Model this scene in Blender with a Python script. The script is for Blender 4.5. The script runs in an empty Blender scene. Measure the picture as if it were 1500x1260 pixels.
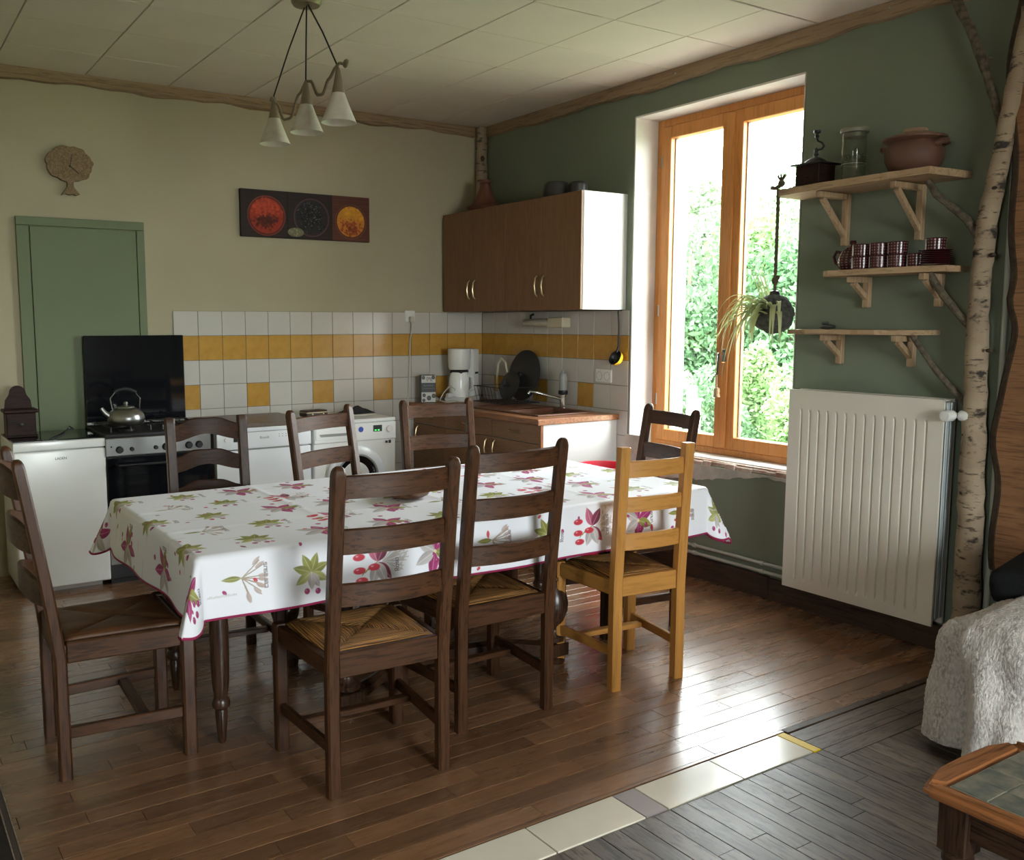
import bpy, bmesh, math, random
import numpy as np
from mathutils import Vector, Matrix

random.seed(7)
PI = math.pi
scene = bpy.context.scene
COL = scene.collection

# ------------------------------------------------------------------ camera, world, exposure
cam_d = bpy.data.cameras.new('camera')
cam = bpy.data.objects.new('camera', cam_d)
COL.objects.link(cam)
yaw, pitch, roll = 0.568153524, -0.116222045, -0.00144782
fwd = Vector((math.sin(yaw)*math.cos(pitch), math.cos(yaw)*math.cos(pitch), math.sin(pitch)))
rgt = Vector((math.cos(yaw), -math.sin(yaw), 0))
upv = rgt.cross(fwd)
r2 = rgt*math.cos(roll) + upv*math.sin(roll)
u2 = -rgt*math.sin(roll) + upv*math.cos(roll)
cam.matrix_world = Matrix(((r2.x, u2.x, -fwd.x, 0), (r2.y, u2.y, -fwd.y, 0), (r2.z, u2.z, -fwd.z, 1.48), (0, 0, 0, 1)))
cam_d.sensor_width = 36
cam_d.lens = 32.5
cam_d.shift_x = 0.06
cam_d.clip_start = 0.05
cam_d.clip_end = 300
scene.camera = cam

world = bpy.data.worlds.new('world')
scene.world = world
world.use_nodes = True
wbg = world.node_tree.nodes['Background']
wbg.inputs[0].default_value = (0.93, 0.98, 1.0, 1)
wbg.inputs[1].default_value = 32.0

vs = scene.view_settings
vs.view_transform = 'Standard'
vs.look = 'None'
vs.gamma = 1
vs.use_curve_mapping = False
vs.exposure = 0.0

scene.cycles.use_denoising = True
scene.cycles.max_bounces = 8
scene.cycles.diffuse_bounces = 5
scene.cycles.glossy_bounces = 3
scene.cycles.transparent_max_bounces = 12
scene.cycles.sample_clamp_indirect = 6
scene.cycles.caustics_reflective = False
scene.cycles.caustics_refractive = False

def portal(name, loc, direction, sx, sy):
    d = bpy.data.lights.new(name, 'AREA')
    d.shape = 'RECTANGLE'; d.size = sx; d.size_y = sy
    d.cycles.is_portal = True
    o = bpy.data.objects.new(name, d)
    o.location = loc
    o.rotation_euler = Vector(direction).to_track_quat('-Z', 'Y').to_euler()
    COL.objects.link(o)
portal('window_portal', (4.55, 3.65, 1.7), (-1, 0, 0), 1.3, 2.1)
portal('patio_portal', (1.65, -2.65, 1.4), (0, 1, 0), 1.7, 1.7)
portal('left_portal', (-1.85, 0.1, 1.6), (1, 0, 0), 0.46, 1.3)

# ------------------------------------------------------------------ mesh builder
class MB:
    def __init__(s):
        s.bm = bmesh.new()
        s.m = 0
    def face(s, vs_):
        try:
            f = s.bm.faces.new(vs_); f.material_index = s.m; return f
        except ValueError:
            return None
    def box(s, x0, x1, y0, y1, z0, z1, b=0.0, M=None, seg=1):
        vs_ = [s.bm.verts.new((x, y, z)) for x in (x0, x1) for y in (y0, y1) for z in (z0, z1)]
        fs = [s.face([vs_[i] for i in q]) for q in ((0,1,3,2),(4,6,7,5),(0,4,5,1),(2,3,7,6),(0,2,6,4),(1,5,7,3))]
        if b > 0:
            es = set(e for f in fs for e in f.edges)
            r = bmesh.ops.bevel(s.bm, geom=list(es), offset=b, segments=seg, affect='EDGES', profile=0.6)
            for f in r['faces']: f.material_index = s.m
            vs_ = list(set(v for f in r['faces'] for v in f.verts))
        if M is not None:
            for v in vs_: v.co = M @ v.co
        return s
    def cbox(s, c, sz, b=0.0, M=None, seg=1):
        if M is None: M = Matrix.Identity(4)
        x, y, z = sz[0]/2, sz[1]/2, sz[2]/2
        return s.box(-x, x, -y, y, -z, z, b, Matrix.Translation(c) @ M, seg)
    def beam(s, p, q, w, h, b=0.0, up=(0,0,1)):
        p = Vector(p); q = Vector(q); d = q-p; L = d.length
        y = d.normalized(); up = Vector(up)
        x = y.cross(up)
        if x.length < 1e-4: x = y.cross(Vector((1,0,0)))
        x.normalize(); z = x.cross(y)
        M = Matrix(((x.x,y.x,z.x,0),(x.y,y.y,z.y,0),(x.z,y.z,z.z,0),(0,0,0,1)))
        return s.cbox((p+q)/2, (w, L, h), b, M)
    def loft(s, rings, cap=True, closed=True):
        R = [[s.bm.verts.new(c) for c in ring] for ring in rings]
        n = len(R[0])
        for a, b in zip(R, R[1:]):
            for i in range(n if closed else n-1):
                s.face((a[i], a[(i+1) % n], b[(i+1) % n], b[i]))
        if cap and closed:
            s.face(list(reversed(R[0]))); s.face(R[-1])
        return s
    def tube(s, pts, r, n=8, cap=True):
        pts = [Vector(p) for p in pts]
        rs = r if isinstance(r, (list, tuple)) else [r]*len(pts)
        prev = None; rings = []
        for i, p in enumerate(pts):
            a = pts[max(i-1, 0)]; b = pts[min(i+1, len(pts)-1)]
            t = (b-a).normalized()
            if prev is None:
                u = t.cross(Vector((0,0,1)))
                if u.length < 0.05: u = t.cross(Vector((1,0,0)))
            else:
                u = prev - t*prev.dot(t)
            u.normalize(); prev = u; v = t.cross(u)
            rings.append([p + (u*math.cos(2*PI*k/n) + v*math.sin(2*PI*k/n))*rs[i] for k in range(n)])
        return s.loft(rings, cap)
    def lathe(s, prof, c=(0,0,0), n=24, axis='z', cap=True, M=None):
        rings = []
        for r, z in prof:
            r = max(r, 1e-4); ring = []
            for k in range(n):
                a = 2*PI*k/n
                p = Vector((r*math.cos(a), r*math.sin(a), z))
                if axis == 'x': p = Vector((p.z, p.x, p.y))
                if axis == 'y': p = Vector((p.y, p.z, p.x))
                if M is not None: p = M @ p
                ring.append(p + Vector(c))
            rings.append(ring)
        return s.loft(rings, cap)
    def prism(s, poly, d0, d1, plane='xy'):
        def P(a, b, d):
            return {'xy': (a, b, d), 'xz': (a, d, b), 'yz': (d, a, b)}[plane]
        A = [s.bm.verts.new(P(a, b, d0)) for a, b in poly]
        B = [s.bm.verts.new(P(a, b, d1)) for a, b in poly]
        n = len(poly)
        for i in range(n): s.face((A[i], A[(i+1) % n], B[(i+1) % n], B[i]))
        s.face(list(reversed(A))); s.face(B)
        return s
    def ball(s, c, r, sub=2, sc=(1,1,1)):
        res = bmesh.ops.create_icosphere(s.bm, subdivisions=sub, radius=r)
        for v in res['verts']:
            v.co = Vector((v.co.x*sc[0], v.co.y*sc[1], v.co.z*sc[2])) + Vector(c)
            for f in v.link_faces: f.material_index = s.m
        return s
    def build(s, name, mats, parent=None, smooth=35, **props):
        bmesh.ops.recalc_face_normals(s.bm, faces=s.bm.faces)
        me = bpy.data.meshes.new(name)
        s.bm.to_mesh(me); s.bm.free()
        for m in (mats if isinstance(mats, (list, tuple)) else [mats]): me.materials.append(m)
        if smooth:
            me.polygons.foreach_set('use_smooth', [True]*len(me.polygons))
            me.set_sharp_from_angle(angle=math.radians(smooth))
        o = bpy.data.objects.new(name, me)
        COL.objects.link(o)
        if parent is not None: o.parent = parent
        for k, v in props.items(): o[k] = v
        return o

def raw(name, verts, faces, mat, parent=None, smooth=False, uvs=None):
    me = bpy.data.meshes.new(name)
    me.from_pydata(verts, [], faces)
    me.materials.append(mat)
    if smooth: me.polygons.foreach_set('use_smooth', [True]*len(me.polygons))
    if uvs is not None:
        uv = me.uv_layers.new(name='UVMap')
        li = np.zeros(len(me.loops), dtype=np.int32); me.loops.foreach_get('vertex_index', li)
        uv.data.foreach_set('uv', np.asarray(uvs, dtype=np.float32)[li].ravel())
    o = bpy.data.objects.new(name, me)
    COL.objects.link(o)
    if parent is not None: o.parent = parent
    return o

def thing(name, label, cat, loc=(0,0,0), rz=0.0, group=None):
    o = bpy.data.objects.new(name, None)
    o.empty_display_size = 0.05
    o.location = loc; o.rotation_euler = (0, 0, rz)
    COL.objects.link(o)
    o['label'] = label; o['category'] = cat
    if group: o['group'] = group
    return o
def tag(o, label, cat, group=None):
    o['label'] = label; o['category'] = cat
    if group: o['group'] = group
    return o
def struct(o):
    o['kind'] = 'structure'; return o
def copy_obj(src, parent=None, loc=None, rot=None, scale=None):
    c = src.copy(); COL.objects.link(c)
    if parent is not None: c.parent = parent
    if loc is not None: c.location = loc
    if rot is not None: c.rotation_euler = rot
    if scale is not None: c.scale = scale
    return c
def dup(root, loc, rz, label, group=None):
    r = copy_obj(root, loc=loc, rot=(0, 0, rz)); r['label'] = label
    if group: r['group'] = group
    for ch in list(root.children):
        c = copy_obj(ch, r)
        for g in list(ch.children): copy_obj(g, c)
    return r

# ------------------------------------------------------------------ materials
def new_mat(name):
    m = bpy.data.materials.new(name); m.use_nodes = True
    nt = m.node_tree
    return m, nt, nt.nodes['Principled BSDF']
def nd(nt, t, **kw):
    n = nt.nodes.new(t)
    for k, v in kw.items():
        if k.startswith('_'): setattr(n, k[1:], v)
        else: n.inputs[k.replace('__', ' ')].default_value = v
    return n
def L(nt, a, b): nt.links.new(a, b)
def rgba(c): return (c[0], c[1], c[2], 1)
def mixc(nt, fac, a, b):
    n = nt.nodes.new('ShaderNodeMix'); n.data_type = 'RGBA'
    if isinstance(fac, float): n.inputs[0].default_value = fac
    else: L(nt, fac, n.inputs[0])
    for i, c in ((6, a), (7, b)):
        if isinstance(c, tuple): n.inputs[i].default_value = rgba(c)
        else: L(nt, c, n.inputs[i])
    return n.outputs[2]
def ramp(nt, fac, p0, p1):
    n = nt.nodes.new('ShaderNodeMapRange')
    n.inputs[1].default_value = p0; n.inputs[2].default_value = p1
    L(nt, fac, n.inputs[0]); return n.outputs[0]
def coords(nt, scale=(1,1,1), kind='Object', rnd=False):
    tc = nt.nodes.new('ShaderNodeTexCoord'); mp = nt.nodes.new('ShaderNodeMapping')
    mp.inputs['Scale'].default_value = scale
    L(nt, tc.outputs[kind], mp.inputs['Vector'])
    if rnd:
        oi = nt.nodes.new('ShaderNodeObjectInfo'); mu = nt.nodes.new('ShaderNodeVectorMath'); mu.operation = 'SCALE'
        mu.inputs[0].default_value = (37, 53, 71)
        L(nt, oi.outputs['Random'], mu.inputs['Scale']); L(nt, mu.outputs[0], mp.inputs['Location'])
        return mp.outputs[0], oi.outputs['Random']
    return mp.outputs[0]
def noise(nt, vec, scale, detail=3.0, rough=0.5):
    n = nd(nt, 'ShaderNodeTexNoise', Scale=scale, Detail=detail, Roughness=rough)
    L(nt, vec, n.inputs['Vector']); return n.outputs['Fac']
def bump(nt, bs, h, strength=0.3, dist=0.01):
    n = nd(nt, 'ShaderNodeBump', Strength=strength, Distance=dist)
    L(nt, h, n.inputs['Height']); L(nt, n.outputs[0], bs.inputs['Normal'])

def plain(name, c, rough=0.5, metal=0.0, spec=0.5, var=0.0, vscale=6.0, bmp=0.0, bscale=60.0, c2=None):
    m, nt, bs = new_mat(name)
    bs.inputs['Base Color'].default_value = rgba(c)
    bs.inputs['Roughness'].default_value = rough
    bs.inputs['Metallic'].default_value = metal
    bs.inputs['Specular IOR Level'].default_value = spec
    v = coords(nt)
    if c2 is None: c2 = tuple(x*(1-var) for x in c)
    f = ramp(nt, noise(nt, v, vscale, 4), 0.35, 0.65)
    L(nt, mixc(nt, f, c, c2), bs.inputs['Base Color'])
    if bmp: bump(nt, bs, noise(nt, v, bscale, 4), bmp, 0.005)
    return m

def wood(name, c1, c2, axis='z', scale=1.0, rough=0.45, bmp=0.25, rnd=False, rndamt=0.5, spec=0.5, pore=0.45, coat=0.0):
    m, nt, bs = new_mat(name)
    s = [26*scale]*3; s['xyz'.index(axis)] = 1.6*scale
    v = coords(nt, tuple(s), rnd=rnd)
    r = None
    if rnd: v, r = v
    n1 = noise(nt, v, 1.0, 5, 0.6)
    n2 = noise(nt, v, 5.0, 3, 0.7)
    f = ramp(nt, n1, 0.3, 0.7)
    col = mixc(nt, f, c1, c2)
    pores = ramp(nt, n2, 0.38, 0.5)
    dark = tuple(x*pore for x in c2)
    col = mixc(nt, pores, dark, col)
    if rnd:
        hs = nt.nodes.new('ShaderNodeHueSaturation')
        L(nt, col, hs.inputs['Color'])
        mr = nt.nodes.new('ShaderNodeMapRange')
        mr.inputs[3].default_value = 1-rndamt; mr.inputs[4].default_value = 1+rndamt
        L(nt, r, mr.inputs[0]); L(nt, mr.outputs[0], hs.inputs['Value'])
        col = hs.outputs[0]
    L(nt, col, bs.inputs['Base Color'])
    rr = nt.nodes.new('ShaderNodeMapRange'); rr.inputs[3].default_value = rough*0.8; rr.inputs[4].default_value = rough*1.25
    L(nt, n1, rr.inputs[0]); L(nt, rr.outputs[0], bs.inputs['Roughness'])
    bs.inputs['Specular IOR Level'].default_value = spec
    if coat:
        bs.inputs['Coat Weight'].default_value = coat; bs.inputs['Coat Roughness'].default_value = 0.24
    if bmp: bump(nt, bs, n2, bmp, 0.002)
    return m

def image_mat(name, arr, rough=0.7, metal=0.0, bmp=0.0):
    h, w, _ = arr.shape
    im = bpy.data.images.new(name, w, h, alpha=False)
    px = np.ones((h, w, 4), dtype=np.float32); px[..., :3] = np.clip(arr, 0, 1)**(1/2.2)
    im.pixels.foreach_set(px[::-1].ravel()); im.update(); im.pack()
    m, nt, bs = new_mat(name)
    t = nt.nodes.new('ShaderNodeTexImage'); t.image = im; t.extension = 'EXTEND'
    L(nt, t.outputs[0], bs.inputs['Base Color'])
    bs.inputs['Roughness'].default_value = rough
    if bmp:
        v = coords(nt); bump(nt, bs, noise(nt, v, 900, 2), bmp, 0.001)
    return m

M = {}
M['wall_cream'] = plain('wall_cream_paint', (0.43, 0.385, 0.265), 0.85, var=0.07, vscale=1.6, bmp=0.12, bscale=45)
M['wall_sage'] = plain('wall_sage_paint', (0.18, 0.208, 0.15), 0.85, var=0.10, vscale=1.4, bmp=0.15, bscale=40)
M['door_sage'] = plain('door_sage_paint', (0.145, 0.175, 0.095), 0.65, var=0.06, vscale=2)
M['plaster'] = plain('white_plaster', (0.76, 0.73, 0.70), 0.9, var=0.12, vscale=5, bmp=0.3, bscale=30)
M['plaster_raw'] = plain('raw_plaster', (0.50, 0.46, 0.40), 0.95, c2=(0.35, 0.33, 0.29), vscale=9, bmp=0.7, bscale=40)
M['brick'] = plain('broken_brick', (0.34, 0.20, 0.15), 0.95, c2=(0.52, 0.42, 0.36), vscale=18, bmp=0.9, bscale=50)
M['ceiling'] = plain('ceiling_panel_white', (0.72, 0.645, 0.565), 0.7, var=0.05, vscale=3, bmp=0.05, bscale=80)
M['seam'] = plain('ceiling_seam', (0.36, 0.34, 0.30), 0.8)
M['trim'] = wood('rough_trim_wood', (0.34, 0.24, 0.14), (0.27, 0.18, 0.105), 'x', 0.6, 0.8, 0.2, pore=0.75)
M['trim_y'] = wood('rough_trim_wood_along', (0.34, 0.24, 0.14), (0.27, 0.18, 0.105), 'y', 0.6, 0.8, 0.2, pore=0.75)
M['skirt'] = wood('dark_skirting', (0.060, 0.034, 0.018), (0.04, 0.022, 0.012), 'y', 0.6, 0.5)
M['plank'] = wood('oak_floor_plank', (0.265, 0.135, 0.068), (0.205, 0.10, 0.048), 'x', 0.55, 0.27, 0.02, pore=0.86, rnd=True, rndamt=0.26, spec=0.5, coat=0.8)
M['plank_grey'] = wood('worn_grey_plank', (0.15, 0.115, 0.09), (0.085, 0.062, 0.048), 'y', 0.5, 0.42, 0.2, rnd=True, rndamt=0.28)
M['plank_greyx'] = wood('worn_grey_plank_cross', (0.13, 0.10, 0.078), (0.08, 0.058, 0.045), 'x', 0.5, 0.42, 0.2, rnd=True, rndamt=0.2)
M['subfloor'] = plain('dark_joint', (0.035, 0.024, 0.017), 0.8)
M['tile_cream'] = plain('cream_floor_tile', (0.78, 0.72, 0.60), 0.22, var=0.05, vscale=8)
M['tile_mauve'] = plain('mauve_floor_tile', (0.32, 0.27, 0.27), 0.3, var=0.05)
M['tile_yellow_strip'] = plain('yellow_strip', (0.80, 0.55, 0.02), 0.5)
M['grout'] = plain('grout', (0.20, 0.18, 0.15), 0.9)
M['tile_white'] = plain('white_glazed_tile', (0.55, 0.525, 0.48), 0.18, var=0.05, vscale=4)
M['tile_ochre'] = plain('ochre_glazed_tile', (0.52, 0.29, 0.06), 0.18, c2=(0.44, 0.23, 0.04), vscale=14)
M['pine'] = wood('orange_window_wood', (0.60, 0.25, 0.06), (0.53, 0.205, 0.045), 'z', 0.5, 0.45, 0.02, pore=0.88)
M['pine_y'] = wood('orange_window_wood_along', (0.56, 0.23, 0.055), (0.44, 0.165, 0.035), 'y', 0.5, 0.4, 0.08)
for ax in 'xyz':
    M['oak_'+ax] = wood('dark_oak_'+ax, (0.090, 0.036, 0.014), (0.052, 0.020, 0.008), ax, 0.8, 0.40, 0.12, pore=0.6, spec=0.28)
    M['oakd_'+ax] = wood('darker_oak_'+ax, (0.060, 0.025, 0.011), (0.038, 0.015, 0.007), ax, 0.8, 0.40, 0.12, pore=0.6, spec=0.28)
    M['beech_'+ax] = wood('golden_beech_'+ax, (0.54, 0.255, 0.06), (0.48, 0.215, 0.048), ax, 0.5, 0.40, 0.03, pore=0.85)
    M['raw_'+ax] = wood('raw_pine_'+ax, (0.46, 0.32, 0.19), (0.38, 0.25, 0.14), ax, 0.6, 0.7, 0.1, pore=0.75)
    M['turn_'+ax] = wood('table_wood_'+ax, (0.070, 0.033, 0.018), (0.040, 0.018, 0.010), ax, 0.8, 0.28, 0.15)
M['cab_door'] = wood('cabinet_laminate', (0.21, 0.105, 0.05), (0.18, 0.088, 0.04), 'z', 1.4, 0.5, 0.0, pore=0.85)
M['cab_front'] = wood('cabinet_laminate_cross', (0.28, 0.15, 0.075), (0.24, 0.125, 0.06), 'y', 1.4, 0.5, 0.0, pore=0.85)
M['cab_white'] = plain('white_melamine', (0.58, 0.60, 0.58), 0.4)
M['enamel'] = plain('white_enamel', (0.88, 0.89, 0.87), 0.22)
M['enamel2'] = plain('cool_white_enamel', (0.80, 0.82, 0.85), 0.25)
M['worktop'] = plain('terracotta_worktop', (0.42, 0.19, 0.095), 0.3, var=0.2, vscale=60)
M['worktop_dark'] = plain('brown_laminate_top', (0.16, 0.12, 0.095), 0.35, var=0.2, vscale=40)
M['sink'] = plain('brown_composite_sink', (0.16, 0.070, 0.042), 0.35, var=0.2, vscale=120)
M['steel'] = plain('brushed_steel', (0.37, 0.37, 0.36), 0.32, metal=1.0)
M['chrome'] = plain('chrome', (0.75, 0.75, 0.76), 0.10, metal=1.0)
M['brass'] = plain('brushed_brass', (0.48, 0.38, 0.22), 0.3, metal=1.0)
M['black'] = plain('black_plastic', (0.014, 0.014, 0.016), 0.4)
M['black_glass'] = plain('black_glass', (0.006, 0.007, 0.009), 0.06)
M['black_iron'] = plain('black_iron', (0.02, 0.018, 0.018), 0.45)
M['dark_wood'] = wood('dark_stained_box', (0.035, 0.012, 0.008), (0.020, 0.008, 0.006), 'x', 1.0, 0.55, 0.1, spec=0.2)
M['white_plastic'] = plain('white_plastic', (0.74, 0.74, 0.71), 0.35)
M['cream_plastic'] = plain('cream_plastic', (0.60, 0.54, 0.38), 0.45)
M['grey_plastic'] = plain('grey_plastic', (0.30, 0.30, 0.29), 0.4)
M['red_plastic'] = plain('red_plastic', (0.62, 0.03, 0.06), 0.4)
M['yellow_plastic'] = plain('yellow_plastic', (0.80, 0.52, 0.02), 0.4)
M['terracotta'] = plain('terracotta', (0.20, 0.07, 0.04), 0.65, var=0.2, vscale=12)
M['terracotta_pot'] = plain('terracotta_pot', (0.125, 0.055, 0.034), 0.6, var=0.2, vscale=10, bmp=0.05)
M['maroon_clay'] = plain('maroon_clay', (0.14, 0.05, 0.03), 0.5)
M['rad'] = plain('radiator_white', (0.70, 0.66, 0.58), 0.35, var=0.04, vscale=3)
M['rad_side'] = plain('radiator_grey', (0.36, 0.39, 0.39), 0.4)
M['pipe'] = plain('painted_pipe', (0.42, 0.43, 0.38), 0.45)
M['pipe_dark'] = plain('grey_pipe', (0.20, 0.23, 0.22), 0.45)
M['cork'] = plain('cork', (0.29, 0.20, 0.115), 0.9, c2=(0.17, 0.11, 0.06), vscale=130, bmp=0.6, bscale=120)
M['lampglass'] = plain('frosted_shade', (0.62, 0.58, 0.49), 0.5, var=0.15, vscale=20)
M['lampmetal'] = plain('taupe_lamp_metal', (0.25, 0.20, 0.14), 0.4, metal=0.6)
M['cord'] = plain('black_cord', (0.012, 0.010, 0.010), 0.6)
M['cordwhite'] = plain('white_cord', (0.55, 0.52, 0.45), 0.5)
M['rope'] = plain('jute_rope', (0.13, 0.10, 0.065), 0.95, var=0.5, vscale=150, bmp=0.8, bscale=220)
M['moss'] = plain('dark_moss_ball', (0.030, 0.030, 0.026), 0.95, c2=(0.09, 0.09, 0.08), vscale=60, bmp=1.0, bscale=90)
M['leaf'] = plain('spider_plant_leaf', (0.42, 0.50, 0.20), 0.5, c2=(0.66, 0.68, 0.46), vscale=25)
M['grout_pale'] = plain('pale_grout', (0.36, 0.35, 0.28), 0.9)
M['slate'] = plain('slate_tile', (0.085, 0.095, 0.080), 0.5, c2=(0.20, 0.18, 0.13), vscale=26, bmp=0.9, bscale=30)
M['slate_b'] = plain('slate_tile_beige', (0.25, 0.22, 0.16), 0.5, c2=(0.13, 0.13, 0.105), vscale=24, bmp=0.9, bscale=30)
for ax in 'xyz':
    M['cherry_'+ax] = wood('coffee_table_wood_'+ax, (0.34, 0.135, 0.048), (0.26, 0.095, 0.034), ax, 0.5, 0.28, 0.06)
M['slab'] = wood('rough_sawn_slab', (0.26, 0.125, 0.052), (0.19, 0.085, 0.034), 'y', 0.7, 0.75, 0.4, pore=0.7)
M['bark'] = plain('bark_edge', (0.060, 0.038, 0.022), 0.95, var=0.5, vscale=30, bmp=1.0, bscale=40)
M['sofa'] = plain('dark_sofa_fabric', (0.009, 0.009, 0.010), 0.95, spec=0.2, var=0.3, vscale=80, bmp=0.3, bscale=300)
M['mat_dark'] = plain('dark_mat', (0.022, 0.014, 0.010), 0.95, var=0.3, vscale=90)
M['mat_edge'] = plain('mat_edge', (0.32, 0.26, 0.21), 0.9, var=0.3, vscale=60)
M['bowl'] = wood('brown_bowl_wood', (0.21, 0.10, 0.045), (0.13, 0.06, 0.028), 'x', 0.8, 0.4, 0.1)
M['stone'] = plain('dark_pebble', (0.05, 0.052, 0.05), 0.6, var=0.3)
M['leather'] = plain('dark_leather', (0.035, 0.018, 0.012), 0.45, bmp=0.2, bscale=120)
M['cloth_black'] = plain('black_cloth', (0.02, 0.018, 0.018), 0.95, bmp=0.3, bscale=200)
M['paper'] = plain('white_paper', (0.62, 0.58, 0.52), 0.8)
M['lime'] = plain('exterior_render', (0.72, 0.71, 0.67), 0.9, var=0.06)
M['bounce_ground'] = plain('pale_bounce_ground', (0.42, 0.39, 0.34), 0.95, var=0.25, vscale=30, bmp=0.5, bscale=60)
M['lawn'] = plain('lawn', (0.10, 0.20, 0.045), 0.95, var=0.4, vscale=2.0, bmp=0.5, bscale=6)
M['tree_bark'] = plain('tree_bark', (0.09, 0.07, 0.05), 0.9, var=0.3)

def emis(name, c, s):
    m, nt, bs = new_mat(name)
    bs.inputs['Base Color'].default_value = rgba(c)
    bs.inputs['Emission Color'].default_value = rgba(c); bs.inputs['Emission Strength'].default_value = s
    return m
M['led'] = emis('green_led', (0.08, 0.9, 0.15), 2.0)

def leaf_mat(name, c1, c2):
    m, nt, bs = new_mat(name)
    v = coords(nt); f = ramp(nt, noise(nt, v, 2.2, 4), 0.3, 0.7)
    col = mixc(nt, f, c1, c2)
    L(nt, col, bs.inputs['Base Color']); bs.inputs['Roughness'].default_value = 0.6
    tr = nt.nodes.new('ShaderNodeBsdfTranslucent'); L(nt, col, tr.inputs[0])
    mx = nt.nodes.new('ShaderNodeMixShader'); mx.inputs[0].default_value = 0.35
    L(nt, bs.outputs[0], mx.inputs[1]); L(nt, tr.outputs[0], mx.inputs[2])
    L(nt, mx.outputs[0], nt.nodes['Material Output'].inputs[0]); return m
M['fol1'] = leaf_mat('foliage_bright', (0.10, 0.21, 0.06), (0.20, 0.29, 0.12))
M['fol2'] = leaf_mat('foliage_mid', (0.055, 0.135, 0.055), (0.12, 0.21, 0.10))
M['fol3'] = leaf_mat('foliage_hazed', (0.17, 0.25, 0.14), (0.26, 0.33, 0.20))  # outdoor haze is put into this paler leaf colour

def glass(name, tint=(1, 1, 1), refl=0.06, rough=0.0):
    m, nt, bs = new_mat(name)
    nt.nodes.remove(bs)
    t = nt.nodes.new('ShaderNodeBsdfTransparent'); t.inputs[0].default_value = rgba(tint)
    g = nt.nodes.new('ShaderNodeBsdfGlossy'); g.inputs['Roughness'].default_value = rough
    lw = nt.nodes.new('ShaderNodeLayerWeight'); lw.inputs[0].default_value = 0.25
    mr = nt.nodes.new('ShaderNodeMapRange'); mr.inputs[3].default_value = refl*0.5; mr.inputs[4].default_value = min(1, refl*6)
    L(nt, lw.outputs['Facing'], mr.inputs[0])
    mx = nt.nodes.new('ShaderNodeMixShader')
    L(nt, mr.outputs[0], mx.inputs[0]); L(nt, t.outputs[0], mx.inputs[1]); L(nt, g.outputs[0], mx.inputs[2])
    L(nt, mx.outputs[0], nt.nodes['Material Output'].inputs[0]); return m
M['pane'] = glass('window_pane', (0.97, 0.99, 0.98), 0.06)
M['jar'] = glass('jar_glass', (0.93, 0.95, 0.93), 0.07)
M['leaf'] = leaf_mat('spider_plant_blade', (0.40, 0.46, 0.16), (0.62, 0.64, 0.38))

def birch_mat():
    m, nt, bs = new_mat('birch_bark')
    v = coords(nt, (14, 14, 60)); v2 = coords(nt, (5, 5, 9))
    streak = ramp(nt, noise(nt, v, 1.0, 3, 0.6), 0.60, 0.68)
    patch = ramp(nt, noise(nt, v2, 1.6, 4, 0.6), 0.56, 0.64)
    base = mixc(nt, ramp(nt, noise(nt, v2, 1.0, 4), 0.3, 0.7), (0.36, 0.28, 0.19), (0.24, 0.17, 0.11))
    c = mixc(nt, streak, base, (0.08, 0.055, 0.035))
    c = mixc(nt, patch, c, (0.030, 0.022, 0.016))
    L(nt, c, bs.inputs['Base Color']); bs.inputs['Roughness'].default_value = 0.85
    bump(nt, bs, noise(nt, v, 1.5, 4), 0.5, 0.004); return m
M['birch'] = birch_mat()
M['twig'] = plain('mossy_twig_bark', (0.15, 0.12, 0.08), 0.95, c2=(0.06, 0.045, 0.03), vscale=40, bmp=0.8, bscale=70)

def rush_mat():
    m, nt, bs = new_mat('woven_rush')
    tc = nt.nodes.new('ShaderNodeTexCoord'); sp = nt.nodes.new('ShaderNodeSeparateXYZ')
    L(nt, tc.outputs['Object'], sp.inputs[0])
    def mth(op, a, b=None):
        n = nt.nodes.new('ShaderNodeMath'); n.operation = op
        for i, x in enumerate((a, b)):
            if x is None: continue
            if isinstance(x, (int, float)): n.inputs[i].default_value = x
            else: L(nt, x, n.inputs[i])
        return n.outputs[0]
    ax = mth('ABSOLUTE', mth('DIVIDE', sp.outputs[0], 0.21))
    ay = mth('ABSOLUTE', mth('DIVIDE', mth('SUBTRACT', sp.outputs[1], 0.20), 0.20))
    mxv = mth('MAXIMUM', ax, ay); isx = mth('GREATER_THAN', ax, ay)
    st = mth('SINE', mth('MULTIPLY', mxv, 190.0))
    va = coords(nt, (7, 260, 1)); vb = coords(nt, (260, 7, 1))
    na = noise(nt, va, 1.0, 3); nb = noise(nt, vb, 1.0, 3)
    mf = nt.nodes.new('ShaderNodeMix'); L(nt, isx, mf.inputs[0]); L(nt, na, mf.inputs[2]); L(nt, nb, mf.inputs[3])
    f = ramp(nt, mf.outputs[0], 0.38, 0.66)
    c = mixc(nt, f, (0.20, 0.075, 0.016), (0.78, 0.38, 0.10))
    gr = ramp(nt, st, -1.0, -0.2)
    c = mixc(nt, gr, (0.04, 0.016, 0.005), c)
    L(nt, c, bs.inputs['Base Color']); bs.inputs['Roughness'].default_value = 0.6
    h = mth('ADD', mth('MULTIPLY', st, 0.5), mf.outputs[0]); bump(nt, bs, h, 0.8, 0.004)
    return m
M['rush'] = rush_mat()
M['seat_wood'] = wood('dark_seat_board', (0.12, 0.05, 0.02), (0.085, 0.032, 0.012), 'y', 0.7, 0.45, 0.1, pore=0.7, spec=0.3)

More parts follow.
